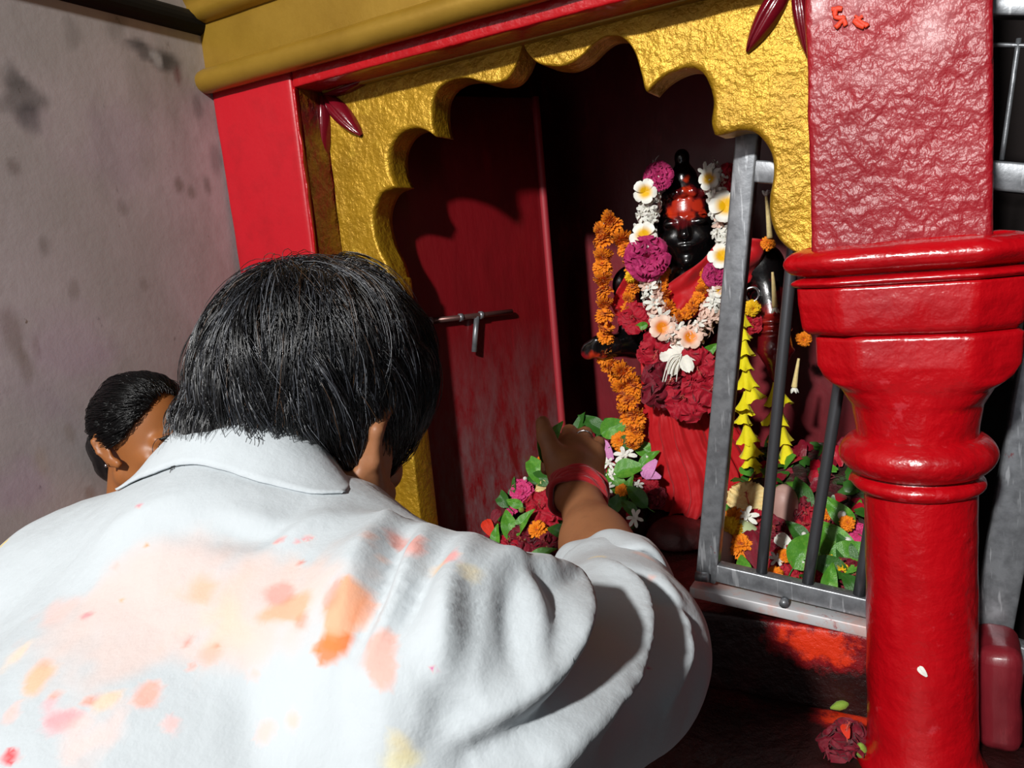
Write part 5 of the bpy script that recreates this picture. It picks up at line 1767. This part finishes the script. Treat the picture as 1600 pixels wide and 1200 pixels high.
def place(name, meshes, loc, normal, spin, scale, label, cat, group=None, parent=None):
    """a thing built from shared meshes; several meshes -> an Empty with parts"""
    q = orient(normal, spin)
    if len(meshes) == 1 and parent is None:
        o = bpy.data.objects.new(name, meshes[0][1]); COL.objects.link(o); root = o
    else:
        root = bpy.data.objects.new(name, None); COL.objects.link(root); root.empty_display_size = .01
        for (pn, me) in meshes:
            c = bpy.data.objects.new(pn, me); COL.objects.link(c); c.parent = root
    root.rotation_mode = 'QUATERNION'; root.rotation_quaternion = q
    root.scale = (scale,) * 3 if np.isscalar(scale) else scale
    root.location = loc
    return tag(root, label, cat, group)


FR_RNG = np.random.default_rng(99)


def flower(kind, loc, normal, size, label, spin=None, group=None, var=0):
    sp = FR_RNG.random() * 6.28 if spin is None else spin
    nrm = np.asarray(normal, float) + FR_RNG.normal(size=3) * .12
    P = lambda *a: place(*a)
    if group: group = {'l': 'leaves', 'h': 'hibiscus flowers', 'm': 'marigolds', 'j': 'white blossoms', 'b': 'buds', 'g': 'buds', 'p': 'petals and pink flowers', 'c': 'cream flowers', 'r': 'roses', 'f': 'frangipani flowers'}[kind[0]] + ' ' + group
    if kind == 'marigold': return P('marigold', [('petals', MG[var % 3])], loc, nrm, sp, size, label, 'flower', group)
    if kind == 'marigoldy': return P('marigold', [('petals', MGY[0])], loc, nrm, sp, size, label, 'flower', group)
    if kind in ('hib', 'hibd'):
        h_ = HME[2] if kind == 'hibd' else HME[var % 2]
        return P('hibiscus', [('petals', h_[0]), ('stamen', h_[1]), ('calyx', h_[2])], loc, nrm, sp, size, label, 'flower', group)
    if kind == 'rose': return P('rose', [('petals', RS)], loc, nrm, sp, size, label, 'flower', group)
    if kind == 'pinkf': return P('pink_flower', [('petals', PKR)], loc, nrm, sp, size, label, 'flower', group)
    if kind == 'cream': return P('cream_flower', [('petals', CRM), ('stamen', HME[0][1])], loc, nrm, sp, size, label, 'flower', group)
    if kind == 'fran': return P('frangipani', [('petals', FR)], loc, nrm, sp, size, label, 'flower', group)
    if kind == 'franp': return P('frangipani', [('petals', FRP)], loc, nrm, sp, size, label, 'flower', group)
    if kind == 'jas': return P('jasmine_flower', [('petals', JW)], loc, nrm, sp, size, label, 'flower', group)
    if kind == 'bud': return P('flower_bud', [('bud', BUD)], loc, nrm, sp, size, label, 'bud', group)
    if kind == 'gbud': return P('flower_bud', [('bud', BUDGM)], loc, nrm, sp, size, label, 'bud', group)
    if kind.startswith('pet_'): return P('petal', [('petal', PETM[kind[4:]])], loc, nrm, sp, size, label, 'petal', group)
    if kind == 'leaf': return P('leaf', [('blade', LV[var % 3]), ('stalk', LST)], loc, nrm, sp, size, label, 'leaf', group)
    if kind == 'leafd': return P('leaf', [('blade', LVD[var % 3]), ('stalk', LST)], loc, nrm, sp, size, label, 'leaf', group)


# ---- garlands: a string with its blossoms
def garland(name, label, path, n, meshes, part, size, normal_fn, jitter=.3, string_r=.0012, seed=0):
    rng = np.random.default_rng(seed)
    P = resample(spline(path, 10), max(n * 3, 30))
    root = empty(name, P[0], label, 'garland')
    mesh_obj('string', *tube(P, string_r, 6), STRING, root)
    Q = resample(P, n)
    T = np.gradient(Q, axis=0)
    for i in range(n):
        o = bpy.data.objects.new(part, meshes[i % len(meshes)]); COL.objects.link(o); o.parent = root
        o.location = Q[i] - P[0] + rng.normal(size=3) * size * .08
        o.rotation_mode = 'QUATERNION'
        o.rotation_quaternion = orient(normal_fn(i, T[i]) + rng.normal(size=3) * jitter, rng.random() * 6.28)
        o.scale = (size * (.9 + .2 * rng.random()),) * 3
    return root


VW = -np.array([ray(1075, 500)[0], ray(1075, 500)[1], 0])     # towards the worshippers
VW /= np.linalg.norm(VW)
along = lambda i, t: t / np.linalg.norm(t) * (1 if i % 2 else -1) * .8 + VW * .55
gp = lambda L: [ip(*p) for p in L]
garland('marigold_garland', 'long orange marigold garland hanging in a loop left of the idol',
        gp([(985, 405, .045), (976, 385, .05), (968, 362, .05), (955, 343, .05), (942, 352, .06), (941, 390, .065), (942, 430, .068), (944, 470, .07), (945, 510, .07), (946, 560, .04), (962, 585, .03), (974, 610, .035), (981, 640, .045), (988, 672, .05)]), 24, MG, 'marigold_bloom', .0180, along, seed=1)
garland('marigold_garland', 'thick bunched marigold garland under the hand of the idol', gp([(958, 572, .05), (978, 585, .055), (990, 605, .06), (985, 632, .065), (994, 660, .065), (990, 690, .06)]), 12, MG[1:], 'marigold_bloom', .0185, along, seed=2)
garland('marigold_garland', 'short marigold strand beside the red cloth at the shoulder', gp([(985, 420, .06), (990, 445, .065), (982, 470, .068), (980, 500, .07)]), 6, MG, 'marigold_bloom', .0145, along, seed=3)
garland('marigold_garland', 'inner marigold garland in a v on the chest of the idol',
        gp([(1040, 425, .07), (1036, 450, .078), (1040, 475, .082), (1055, 492, .086), (1072, 488, .086), (1088, 470, .082), (1098, 448, .078), (1104, 430, .074)]), 15, MG, 'marigold_bloom', .0125, along, seed=4)


def white_garland(path, n, seed):
    rng = np.random.default_rng(seed)
    P = resample(spline(path, 10), 90)
    root = empty('tuberose_garland', P[0], 'thick white and blush tuberose garland around the face of the idol', 'garland')
    mesh_obj('string', *tube(P, .002, 6), STRING, root)
    Q = resample(P, n)
    T = np.gradient(Q, axis=0); T /= np.linalg.norm(T, axis=1, keepdims=True)
    for i in range(n):
        low = (Q[i][2] < hc[2] - .06)
        ang = i * 2.399
        b1_ = np.cross(T[i], VW); b1_ /= np.linalg.norm(b1_)
        rad = b1_ * math.cos(ang) * 1.0 + VW * (.35 + .75 * abs(math.sin(ang)))
        o = bpy.data.objects.new('tuberose', JB if (low and rng.random() < .6) or rng.random() < .06 else JW); COL.objects.link(o); o.parent = root
        o.location = Q[i] - P[0] + rad * .0125
        o.rotation_mode = 'QUATERNION'; o.rotation_quaternion = orient(rad + rng.normal(size=3) * .3, rng.random() * 6)
        o.scale = (.0152 * (.85 + .3 * rng.random()),) * 3
    return root


white_garland(gp([(1034, 262, .055), (1022, 290, .06), (1015, 325, .065), (1010, 360, .07), (1010, 400, .075), (1016, 440, .08), (1022, 470, .085), (1034, 500, .09), (1052, 520, .094), (1073, 527, .096), (1096, 512, .094),
                  (1112, 485, .09), (1124, 455, .085), (1132, 420, .08), (1134, 385, .075), (1130, 350, .07), (1124, 315, .066), (1116, 285, .06), (1106, 262, .055)]), 98, 5)

for (k, x, y, off, px, lab) in [
        ('rose', 1030, 276, .075, 22, 'magenta rose at the top left of the white garland, half in shade'),
        ('rose', 1013, 402, .10, 33, 'large magenta rose on the left side of the white garland'),
        ('rose', 1120, 428, .10, 19, 'magenta rose on the right side of the white garland'),
        ('hib', 1140, 280, .06, 22, 'dark red hibiscus above the right end of the white garland'),
        ('fran', 1008, 300, .088, 17, 'small white frangipani under the top left rose'),
        ('fran', 1006, 368, .102, 19, 'white frangipani with yellow heart just above the large magenta rose'),
        ('fran', 1108, 280, .078, 15, 'frangipani at the upper right end of the white garland'),
        ('fran', 1134, 322, .096, 23, 'large frangipani with yellow heart right of the face of the idol'),
        ('fran', 1128, 400, .098, 18, 'yellow hearted frangipani over the right magenta rose'),
        ('fran', 1126, 452, .102, 13, 'small frangipani under the right magenta rose'),
        ('franp', 1034, 512, .11, 18, 'peach frangipani at the lower left of the white garland'),
        ('franp', 1078, 527, .112, 17, 'orange hearted frangipani at the bottom of the white garland'),
        ('hib', 1028, 548, .085, 30, 'red hibiscus at the left of the waist of the idol'),
        ('hibd', 1042, 600, .095, 34, 'dark crumpled hibiscus on the left front of the skirt'),
        ('hib', 1090, 572, .10, 26, 'bright red hibiscus right below the white lily'),
        ('hib', 1108, 610, .095, 32, 'large red hibiscus at the right front of the skirt'),
        ('hib', 1072, 622, .10, 30, 'red hibiscus with hanging stamen at the middle of the skirt'),
        ('hib', 992, 498, .075, 24, 'red hibiscus lying over the forearm of the idol'),
        ('marigoldy', 986, 432, .075, 10, 'small yellow marigold at the left shoulder of the idol'),
        ('leaf', 1108, 548, .085, 17, 'green leaf beside the white lily'),
        ('leaf', 1000, 510, .09, 12, 'narrow green leaf by the forearm of the idol')]:
    flower(k, ip(x, y, off), VW * 1.0 + np.array([0, 0, .1]), px * K, lab, None, 'tucked into the garlands')
# white lily at the waist
lily = empty('lily', ip(1065, 552, .105), 'white lily at the waist of the idol under the white garland', 'flower')
V_, F_ = whorl(6, 1, .32, .2, 61, cup=.1, ruf=.06, freq=1.5, curl=.45, nu=8, nv=8)
q_ = orient(VW + [0, 0, .4], .4).to_matrix(); V_ = V_ @ np.array(q_).T * 30 * K + wpos(lily)
mesh_obj('petals', V_, F_, WHITE, lily)
for i in range(4):
    a = -1.9 - .35 * i; e_ = np.array(wpos(lily)) + VW * .01
    mesh_obj('filament', *tube(spline([e_, e_ + VW * .012 + IR * math.cos(a) * .02 + [0, 0, math.sin(a) * .02], e_ + VW * .012 + IR * math.cos(a) * .035 + [0, 0, -.045]], 6), .0011, 5), WHITE, lily)


# yellow trumpet garlands
def trumpet_mesh(seed):
    V = []; n, m = 20, 9
    for j in range(m + 1):
        v = j / m; r = .16 + .62 * v ** 1.6
        for i in range(n):
            a = 2 * math.pi * i / n
            rr_ = r * (1 + .28 * v ** 3 * math.sin(a * 5 + seed)); V.append((rr_ * math.cos(a), rr_ * math.sin(a), -v * 1.7 + .12 * v ** 2 * math.cos(a * 5 + seed)))
    Fs = [(j * n + i, j * n + (i + 1) % n, (j + 1) * n + (i + 1) % n, (j + 1) * n + i) for j in range(m) for i in range(n)]
    return np.array(V), Fs


TRM = [datamesh('trumpet', trumpet_mesh(s), YEL) for s in range(3)]


def trumpet_garland(label, path, n, size, seed):
    rng = np.random.default_rng(seed)
    P = resample(spline(path, 10), 60); root = empty('trumpet_garland', P[0], label, 'garland')
    mesh_obj('string', *tube(P, .001, 6), STRING, root)
    Q = resample(P, n); T = np.gradient(Q, axis=0)
    for i in range(n):
        o = bpy.data.objects.new('trumpet_bloom', TRM[i % 3]); COL.objects.link(o); o.parent = root
        o.location = Q[i] - P[0]; o.rotation_mode = 'QUATERNION'
        o.rotation_quaternion = orient(-T[i] / np.linalg.norm(T[i]) + rng.normal(size=3) * .16, rng.random() * 6)
        o.scale = (size * (.85 + .3 * rng.random()),) * 3


trumpet_garland('strand of yellow trumpet flowers hanging just right of the steel gate stile', gp([(1160, 480, .075), (1163, 540, .078), (1166, 590, .08), (1164, 640, .085), (1170, 690, .09), (1176, 715, .09), (1190, 738, .09)]), 13, .021, 1)
trumpet_garland('ragged strand of yellow trumpet flowers behind the second gate bar', gp([(1212, 590, .06), (1216, 630, .065), (1222, 665, .065), (1228, 700, .065), (1226, 745, .06)]), 6, .026, 2)
flower('marigold', ip(1200, 380, .07), VW, 11 * K, 'orange marigold at the right shoulder of the idol')
flower('marigold', ip(1256, 530, .03), VW, 12 * K, 'marigold between the gate bar and the red column')
flower('marigoldy', ip(1176, 482, .085), VW, 13 * K, 'yellow marigold under the small silver ring')
flower('hib', ip(1176, 505, .072), VW, 14 * K, 'red hibiscus at the top of the yellow trumpet strand')
# long pale buds hanging at the right arm
for (pts, lab) in (([(1197, 305), (1200, 335), (1203, 372)], 'pale long flower bud near the gold arch foot'), ([(1207, 425), (1209, 450), (1211, 480)], 'pale drooping flower on a thread at the right arm of the idol'), ([(1248, 560), (1244, 585), (1241, 605)], 'wilted pale bud beside the second gate bar')):
    P = spline([ip(x, y, .075) for x, y in pts], 6)
    o_ = empty('long_bud', P[0], lab, 'bud')
    mesh_obj('stem', *tube(P, np.linspace(.002, .0052, len(P)), 8), CREAM, o_)
    for i in range(5):
        e_ = P[-1] if pts[0][1] > 400 else P[0]
        a = i * 1.25; d_ = IR * math.cos(a) * .007 + VW * .006 * math.sin(a) + np.array([0, 0, -.010 if pts[0][1] > 400 else .008])
        mesh_obj('petal_tip', *tube([e_, e_ + d_ * .6, e_ + d_], [.003, .0026, .0005], 6), WHITE, o_)

# ------------------------------------------------------------------ offerings heaped on the platform
HN = np.array([0, -.55, .835]); HN /= np.linalg.norm(HN)
LP0 = on_y(880, 885, 1.125); LP0[2] = max(LP0[2], ZP)
RP0 = on_z(1290, 948, ZP + .003)


def heap_pt(px, py, P0, lift=0.0):
    r = ray(px, py); t = ((P0 + HN * lift - EYE) @ HN) / (r @ HN); return EYE + r * t


def mound(name, P0, x0, x1, y0, y1, label, seed, cut):
    nx, ny = 70, 60; V = []
    for j in range(ny + 1):
        for i in range(nx + 1):
            x = x0 + (x1 - x0) * i / nx; y = y0 + (y1 - y0) * j / ny
            z = P0[2] + (P0[1] - y) * HN[1] / HN[2] - .016
            ed = min(i, nx - i) / nx; e2 = min(1, ed / .14) * min(1, max(0.0, (y1 - y)) / .05)
            z = ZP - .002 + max(0, z - ZP) * e2 ** .6
            V.append((x, y, z))
    V = np.array(V); V[:, 2] += np.where(V[:, 2] > ZP, vnoise(V, 60, seed, 3) * .008, 0)
    Fs = [(j * (nx + 1) + i, j * (nx + 1) + i + 1, (j + 1) * (nx + 1) + i + 1, (j + 1) * (nx + 1) + i) for j in range(ny) for i in range(nx)]
    # loose scraps of leaf and petal over the base
    rng = np.random.default_rng(seed); parts = [(V, Fs)]; nb_ = len(Fs); cols = [0] * nb_
    for s in range(420):
        v = V[rng.integers(len(V))]
        if v[2] < ZP + .004: continue
        w, f = petal_mesh(.022 + .016 * rng.random(), .010, .2, .08, 2, .3, 3, 3, s)
        w = turn(w, rng.random() * 6.28, .3 * rng.normal()) @ np.array(orient(HN + rng.normal(size=3) * .35, 0).to_matrix()).T + v + HN * .006
        parts.append((w, f)); cols += [int(rng.choice([1, 1, 1, 2, 2, 3, 4]))] * len(f)
    V2, F2 = join(parts)
    o = mesh_obj(name, V2, F2, [SCRAP, LEAFD, HIBD, HIB, LEAFM], label=label, cat='flower litter', kind='stuff')
    o.data.polygons.foreach_set('material_index', cols)
    return o


msc = M('pressed_petal_litter', rgb('2a1a10'), rough=.7)
msc.over(rgb('4a0c18'), msc.mask(msc.noise(30, 4), .45, .6)).over(rgb('24401a'), msc.mask(msc.noise(41, 3), .52, .62)); msc.bump(msc.noise(70, 4), .8, .01)
SCRAP = msc.m
mound('flower_litter', LP0, -.84, -.50, LP0[1] - .01, 1.47, 'bed of crushed leaves and petals beneath the left heap of offerings', 3, None)
mound('flower_litter', RP0, -.335, -.04, RP0[1] - .03, 1.42, 'bed of crushed leaves and petals behind the steel gate', 4, None)

LEFT = [  # kind, x, y, radius in pixels, spin, variant, label
    ('leafd', 925, 662, 34, .9, 1, 'long dark leaf rising at the back edge of the left heap'),
    ('leaf', 961, 668, 27, -1.2, 2, 'broad green leaf beside the foot of the marigold garland'),
    ('leaf', 838, 732, 34, .6, 0, 'glossy green leaf left of the praying hand'),
    ('leafd', 842, 748, 26, 1.6, 0, 'dark leaf under the glossy leaf left of the hand'),
    ('leafd', 797, 752, 28, .1, 1, 'narrow dark leaf at the upper left edge of the heap'),
    ('leaf', 803, 786, 16, 1.2, 0, 'small leaf under the pink flower'),
    ('leafd', 782, 776, 22, .8, 0, 'dark leaf at the far left edge of the heap'),
    ('leaf', 796, 820, 28, .2, 0, 'folded triangular leaf above the wilted red flowers'),
    ('leaf', 818, 815, 26, -.5, 1, 'pointed leaf right of the folded triangular leaf'),
    ('leaf', 775, 838, 22, .1, 1, 'yellowish leaf at the bottom left of the heap'),
    ('leafd', 873, 830, 22, 1.4, 0, 'dark leaf below the large crumpled red hibiscus'),
    ('leaf', 846, 866, 24, -1.1, 1, 'leaf lying at the bottom edge of the left heap'),
    ('leaf', 1003, 700, 26, .9, 0, 'green leaf touching the edge of the red skirt'),
    ('leaf', 1014, 716, 22, -.9, 1, 'leaf tucked against the red skirt under the white bud'),
    ('leaf', 984, 733, 26, -1.3, 2, 'broad leaf right of the white jasmine'),
    ('leaf', 962, 752, 27, .5, 0, 'bright leaf right of the red wrist thread'),
    ('leaf', 982, 762, 22, -.2, 1, 'narrow leaf between bright leaf and red skirt'),
    ('leafd', 994, 774, 24, .8, 0, 'dark leaf at the lower right of the left heap'),
    ('leafd', 964, 785, 24, -.6, 0, 'dark leaf beside the forearm'),
    ('leafd', 982, 792, 22, 1.0, 1, 'lowest dark leaf by the pedestal stone'),
    ('leafd', 985, 690, 24, -1.4, 0, 'dark leaf behind the large marigold of the heap'),
    ('marigold', 844, 719, 10, 0, 0, 'small marigold left of the hand'),
    ('marigold', 971, 690, 20, 0, 1, 'largest marigold on the left heap'),
    ('marigold', 972, 767, 12, 0, 2, 'marigold under the leaves beside the forearm'),
    ('marigold', 840, 828, 17, 0, 0, 'marigold between the red hibiscus and the wilted flowers'),
    ('marigoldy', 970, 728, 6, 0, 0, 'tiny yellow marigold under the jasmine'),
    ('pinkf', 815, 770, 22, 0, 0, 'bright pink ruffled flower on the left of the heap'),
    ('pinkf', 800, 797, 11, 0, 0, 'smaller pink flower under the bright pink one'),
    ('cream', 855, 766, 20, 0, 0, 'cream coloured flower left of the wrist'),
    ('hib', 848, 797, 36, .4, 1, 'large crumpled red hibiscus left of the forearm'),
    ('hibd', 824, 846, 34, 1.0, 0, 'wilted dark red hibiscus at the bottom of the left heap'),
    ('hib', 796, 852, 22, .2, 0, 'red hibiscus at the lower left corner of the heap'),
    ('hibd', 858, 852, 28, 2.0, 0, 'dark wilted hibiscus next to the sleeve'),
    ('pet_verm', 764, 826, 16, .5, 0, 'orange red petal at the far left of the heap'),
    ('pet_dark', 773, 808, 13, -.4, 0, 'dark red petal standing at the far left of the heap'),
    ('jas', 977, 711, 17, 0, 0, 'white jasmine blossom in the middle of the heap'),
    ('jas', 951, 724, 11, 0, 0, 'jasmine blossom close to the back of the hand'),
    ('jas', 948, 764, 12, 0, 0, 'jasmine blossom touching the wrist thread'),
    ('jas', 955, 742, 10, 0, 0, 'jasmine blossom above the bright leaf'),
    ('bud', 818, 735, 6, 1, 0, 'white bud at the top left of the heap'),
    ('bud', 1011, 715, 6, 2, 0, 'white bud lying near the red skirt'),
    ('jas', 992, 809, 13, 0, 0, 'pale pinkish blossom at the lower right of the heap'),
    ('jas', 996, 757, 9, 0, 0, 'small white blossom between leaf and lilac petals'),
    ('pet_lilac', 946, 704, 19, .6, 0, 'long lilac petal right of the fingers'),
    ('pet_lilac', 1015, 732, 17, 2.6, 0, 'lilac petal next to the red skirt'),
    ('pet_lilac', 1020, 742, 13, 1.3, 0, 'smaller lilac petal under the other by the skirt'),
    ('hib', 955, 731, 12, 0, 0, 'small red hibiscus right of the hand'),
    ('hibd', 946, 690, 12, 0, 0, 'dark red hibiscus behind the ring finger'),
    ('hib', 1017, 762, 18, 0, 1, 'red hibiscus at the lower edge of the skirt'),
    ('hib', 993, 750, 11, 0, 0, 'small red hibiscus beside the small white blossom'),
    ('hibd', 1028, 778, 18, 0, 0, 'dark wilted hibiscus under the hem of the skirt'),
    ('bud', 821, 748, 6, 0, 0, 'pale bud above the bright pink flower'),
    ('gbud', 815, 797, 9, 0, 0, 'green bud beside the small pink flower'),
    ('leafd', 905, 660, 22, -.3, 1, 'dark leaf tip behind the bent fingers'),
    ('hibd', 885, 868, 26, .7, 0, 'dark flower in the shade of the sleeve'),
    ('leafd', 905, 845, 26, .4, 2, 'dark leaf in the shade beside the forearm'),
]
for i, (k, x, y, r, sp, var, lab) in enumerate(LEFT):
    p = heap_pt(x, y, LP0, .006 + .004 * (i % 3) + (.022 if k in ('leaf', 'leafd') else .020 if k in ('jas', 'bud', 'gbud', 'marigold', 'marigoldy') or k.startswith('pet') else 0))
    if k in ('hib', 'hibd'): r *= .84
    flower(k, p, HN * .55 + VW * .6 + np.array([0, 0, .1]), r * K * .98, lab, sp if sp else None, 'in the left heap of offerings', var)
RIGHT = [
    ('cream', 1170, 787, 27, 0, 0, 'pale cream hibiscus with dark heart near the gate stile'),
    ('marigold', 1148, 808, 15, 0, 0, 'marigold under the cream hibiscus'),
    ('marigoldy', 1138, 828, 20, 0, 0, 'yellow marigold beside the gate stile'),
    ('marigold', 1157, 852, 18, 0, 1, 'marigold hanging above the bottom rail of the gate'),
    ('marigold', 1225, 868, 9, 0, 2, 'small marigold right of the first gate bar'),
    ('marigold', 1211, 896, 10, 0, 0, 'marigold at the bottom rail right of the first bar'),
    ('marigoldy', 1312, 886, 11, 0, 0, 'yellow marigold close to the red column'),
    ('marigoldy', 1297, 875, 8, 0, 0, 'small yellow marigold under the round leaf'),
    ('marigold', 1324, 817, 10, 0, 1, 'marigold on the red flower by the column'),
    ('marigold', 1292, 803, 8, 0, 2, 'small marigold beside the second gate bar top of heap'),
    ('hib', 1183, 817, 22, 0, 0, 'red hibiscus under the cream hibiscus right of the stile'),
    ('hibd', 1211, 832, 28, 0, 0, 'dark red hibiscus behind the first gate bar'),
    ('hib', 1240, 878, 28, 0, 1, 'red hibiscus between the two gate bars'),
    ('hib', 1231, 906, 22, 0, 0, 'red hibiscus resting on the bottom rail between the bars'),
    ('hib', 1207, 876, 16, 0, 0, 'small red hibiscus at the foot of the first gate bar'),
    ('hib', 1267, 820, 26, 0, 1, 'red hibiscus behind the second gate bar'),
    ('hib', 1291, 818, 14, 0, 0, 'small red hibiscus right of the second gate bar'),
    ('hibd', 1255, 803, 22, 0, 0, 'dark hibiscus right of the pinkish stone'),
    ('hibd', 1321, 825, 24, 0, 0, 'dark red flower by the column with a marigold on it'),
    ('hib', 1279, 908, 22, 0, 0, 'red hibiscus at the foot of the second gate bar'),
    ('hibd', 1327, 898, 24, 0, 0, 'dark hibiscus low beside the red column'),
    ('pinkf', 1342, 836, 14, 0, 0, 'pink flower half hidden by the red column'),
    ('leaf', 1301, 846, 31, .5, 2, 'round bright leaf right of the second gate bar'),
    ('leaf', 1261, 858, 28, -.7, 2, 'round leaf left of the second gate bar'),
    ('leaf', 1333, 868, 28, -1.0, 2, 'leaf against the edge of the red column'),
    ('leaf', 1310, 799, 24, .7, 0, 'curled leaf at the back of the right heap'),
    ('leaf', 1297, 908, 24, -.3, 1, 'leaf hanging over the bottom rail right of the second bar'),
    ('leafd', 1252, 772, 26, .3, 0, 'dark leaf standing behind the pinkish stone'),
    ('leafd', 1339, 922, 26, .8, 0, 'dark leaf at the foot of the red column behind the gate'),
    ('leafd', 1291, 884, 24, 1.3, 0, 'dark leaf under the round bright leaf'),
    ('leafd', 1246, 832, 20, .6, 0, 'small dark leaf between the gate bars'),
    ('leafd', 1320, 862, 24, .2, 0, 'dark leaf between the round leaf and the column'),
    ('jas', 1166, 806, 14, 0, 0, 'pinkish white blossom under the cream hibiscus'),
    ('pet_white', 1227, 848, 14, .9, 0, 'whitish petal right of the first gate bar'),
    ('jas', 1213, 874, 9, 0, 0, 'white blossom at the first gate bar'),
    ('bud', 1256, 835, 5, 0, 0, 'white bud above the left round leaf'),
    ('bud', 1256, 879, 5, 0, 0, 'white bud under the left round leaf'),
    ('bud', 1324, 845, 8, 0, 0, 'white bud beside the red column'),
    ('bud', 1315, 805, 8, 0, 0, 'white bud by the curled leaf'),
    ('leaf', 1162, 884, 17, .4, 0, 'yellow green leaf at the corner of the gate'),
    ('gbud', 1246, 846, 9, .2, 0, 'yellow green bud between the gate bars'),
    ('leaf', 1136, 800, 16, .4, 0, 'small leaf behind the gate stile'),
    ('pet_dark', 1178, 858, 24, .1, 0, 'dark purple petal under the pale green fruit'),
    ('hibd', 1195, 850, 24, 0, 0, 'dark hibiscus between the fruit and the first gate bar'),
]
KR = K * 1.09
for i, (k, x, y, r, sp, var, lab) in enumerate(RIGHT):
    p = heap_pt(x, y, RP0, .006 + .004 * (i % 3) + (.022 if k in ('leaf', 'leafd') else .020 if k in ('jas', 'bud', 'gbud', 'marigold', 'marigoldy') or k.startswith('pet') else 0))
    if k in ('hib', 'hibd'): r *= .74
    flower(k, p, HN * .55 + VW * .6 + np.array([0, 0, .1]), r * KR * .98, lab, sp if sp else None, 'in the heap behind the gate', var)


def lump(name, px, py, rx, rz, P0, mat, label, cat, seed, tilt=0.0):
    c = heap_pt(px, py, P0, .012); R_ = np.stack([IR * math.cos(tilt) + np.array([0, 0, math.sin(tilt)]), -NI, -IR * math.sin(tilt) + np.array([0, 0, math.cos(tilt)])], 1)
    f = lambda P: smin(sd_ell(P, c, (rx, rx, rz), R_), sd_ell(P, c + R_[:, 2] * rz * .45, (rx * .8, rx * .8, rz * .5), R_), .01)
    m_ = max(rx, rz) * 1.4 + .01
    V, Fs = surface(f, c - m_, c + m_, .003)
    V = V + vnormals(V, Fs) * (vnoise(V, 50, seed, 2) * .0012)[:, None]
    return mesh_obj(name, V, Fs, mat, label=label, cat=cat)


lump('offering_stone', 1226, 800, 17 * KR, 34 * KR, RP0, PSTONE, 'upright pinkish stone among the flowers behind the gate', 'stone', 1)
lump('offering_stone', 1131, 864, 13 * KR, 30 * KR, RP0, PSTONE, 'pinkish stone with vermilion streak at the corner of the gate', 'stone', 2)
lump('fruit', 1171, 834, 12 * KR, 21 * KR, RP0, FRUIT, 'oval pale green fruit behind the gate', 'fruit', 3, .9)

# ---- strays
flower('pet_white', on_y(1442, 1050, CY - .0615), (0, -1, .1), .0062, 'white petal stuck to the shaft of the red column', .7)
zl_ = ZL + .006
f_ = flower('hibd', on_z(1325, 1162, ZL + .016), (-.1, -.4, 1), .028, 'wilted dark hibiscus with green stem lying on the ledge at the column foot', .3)
flower('gbud', on_z(1345, 1172, ZL + .016), (.15, -.55, .8), .014, 'green stemmed bud beside the wilted hibiscus on the ledge', 0)
flower('gbud', on_z(1314, 1102, zl_ + .003), (.9, .3, .05), .0125, 'green bud lying in the vermilion on the ledge', 0)
flower('marigoldy', on_z(1416, 1194, ZL + .004), (0, -.3, 1), .007, 'yellow scrap of marigold at the column foot', 0)
flower('pet_white', on_z(1084, 1052, zl_), (0, -.5, .9), .010, 'white petal on the dark ledge beside the sleeve', .4)
flower('pet_white', on_z(1100, 1040, zl_), (.3, -.5, .8), .007, 'smaller white petal on the dark ledge beside the sleeve', 2.2)
flower('pet_verm', on_z(1322, 1142, ZL + .036), (0, -.6, .8), .009, 'orange red petal on top of the wilted hibiscus on the ledge', .4)
# leaves between thumb and fingers
flower('leaf', at(868, 676, .985), -c_f + c_u * .3, .019, 'narrow leaf held between thumb and finger', -.6, None, 1)
flower('leaf', at(846, 706, .975), -c_f + c_r * .5, .016, 'narrow leaf poking out under the thumb', .2, None, 1)
# vermilion marks on the impost block
VM = M('vermilion_paste', rgb('dc3a14'), rough=.6); VM.bump(VM.noise(200, 3), .5, .001); VM = VM.m
for pts in ([(1300, 16), (1316, 14)], [(1308, 14), (1304, 28), (1318, 30), (1306, 44)], [(1316, 28), (1322, 42)], [(1336, 24), (1344, 34), (1356, 42)], [(1348, 26), (1336, 34), (1350, 42)]):
    P = spline([on_y(x, y, .8925) for x, y in pts], 6); P += np.stack([vnoise(P, 300, 5 + k, 1) for k in range(3)], 1) * [.0012, 0, .0012]
    V_, F_ = tube(P, np.clip(.0022 + .0012 * vnoise(P, 200, 9), .0012, .004), 8)
    V_[:, 1] = .8905 + (V_[:, 1] - .8925) * .5
    mesh_obj('vermilion_mark', V_, F_, VM, col_, label='hand painted vermilion mark')
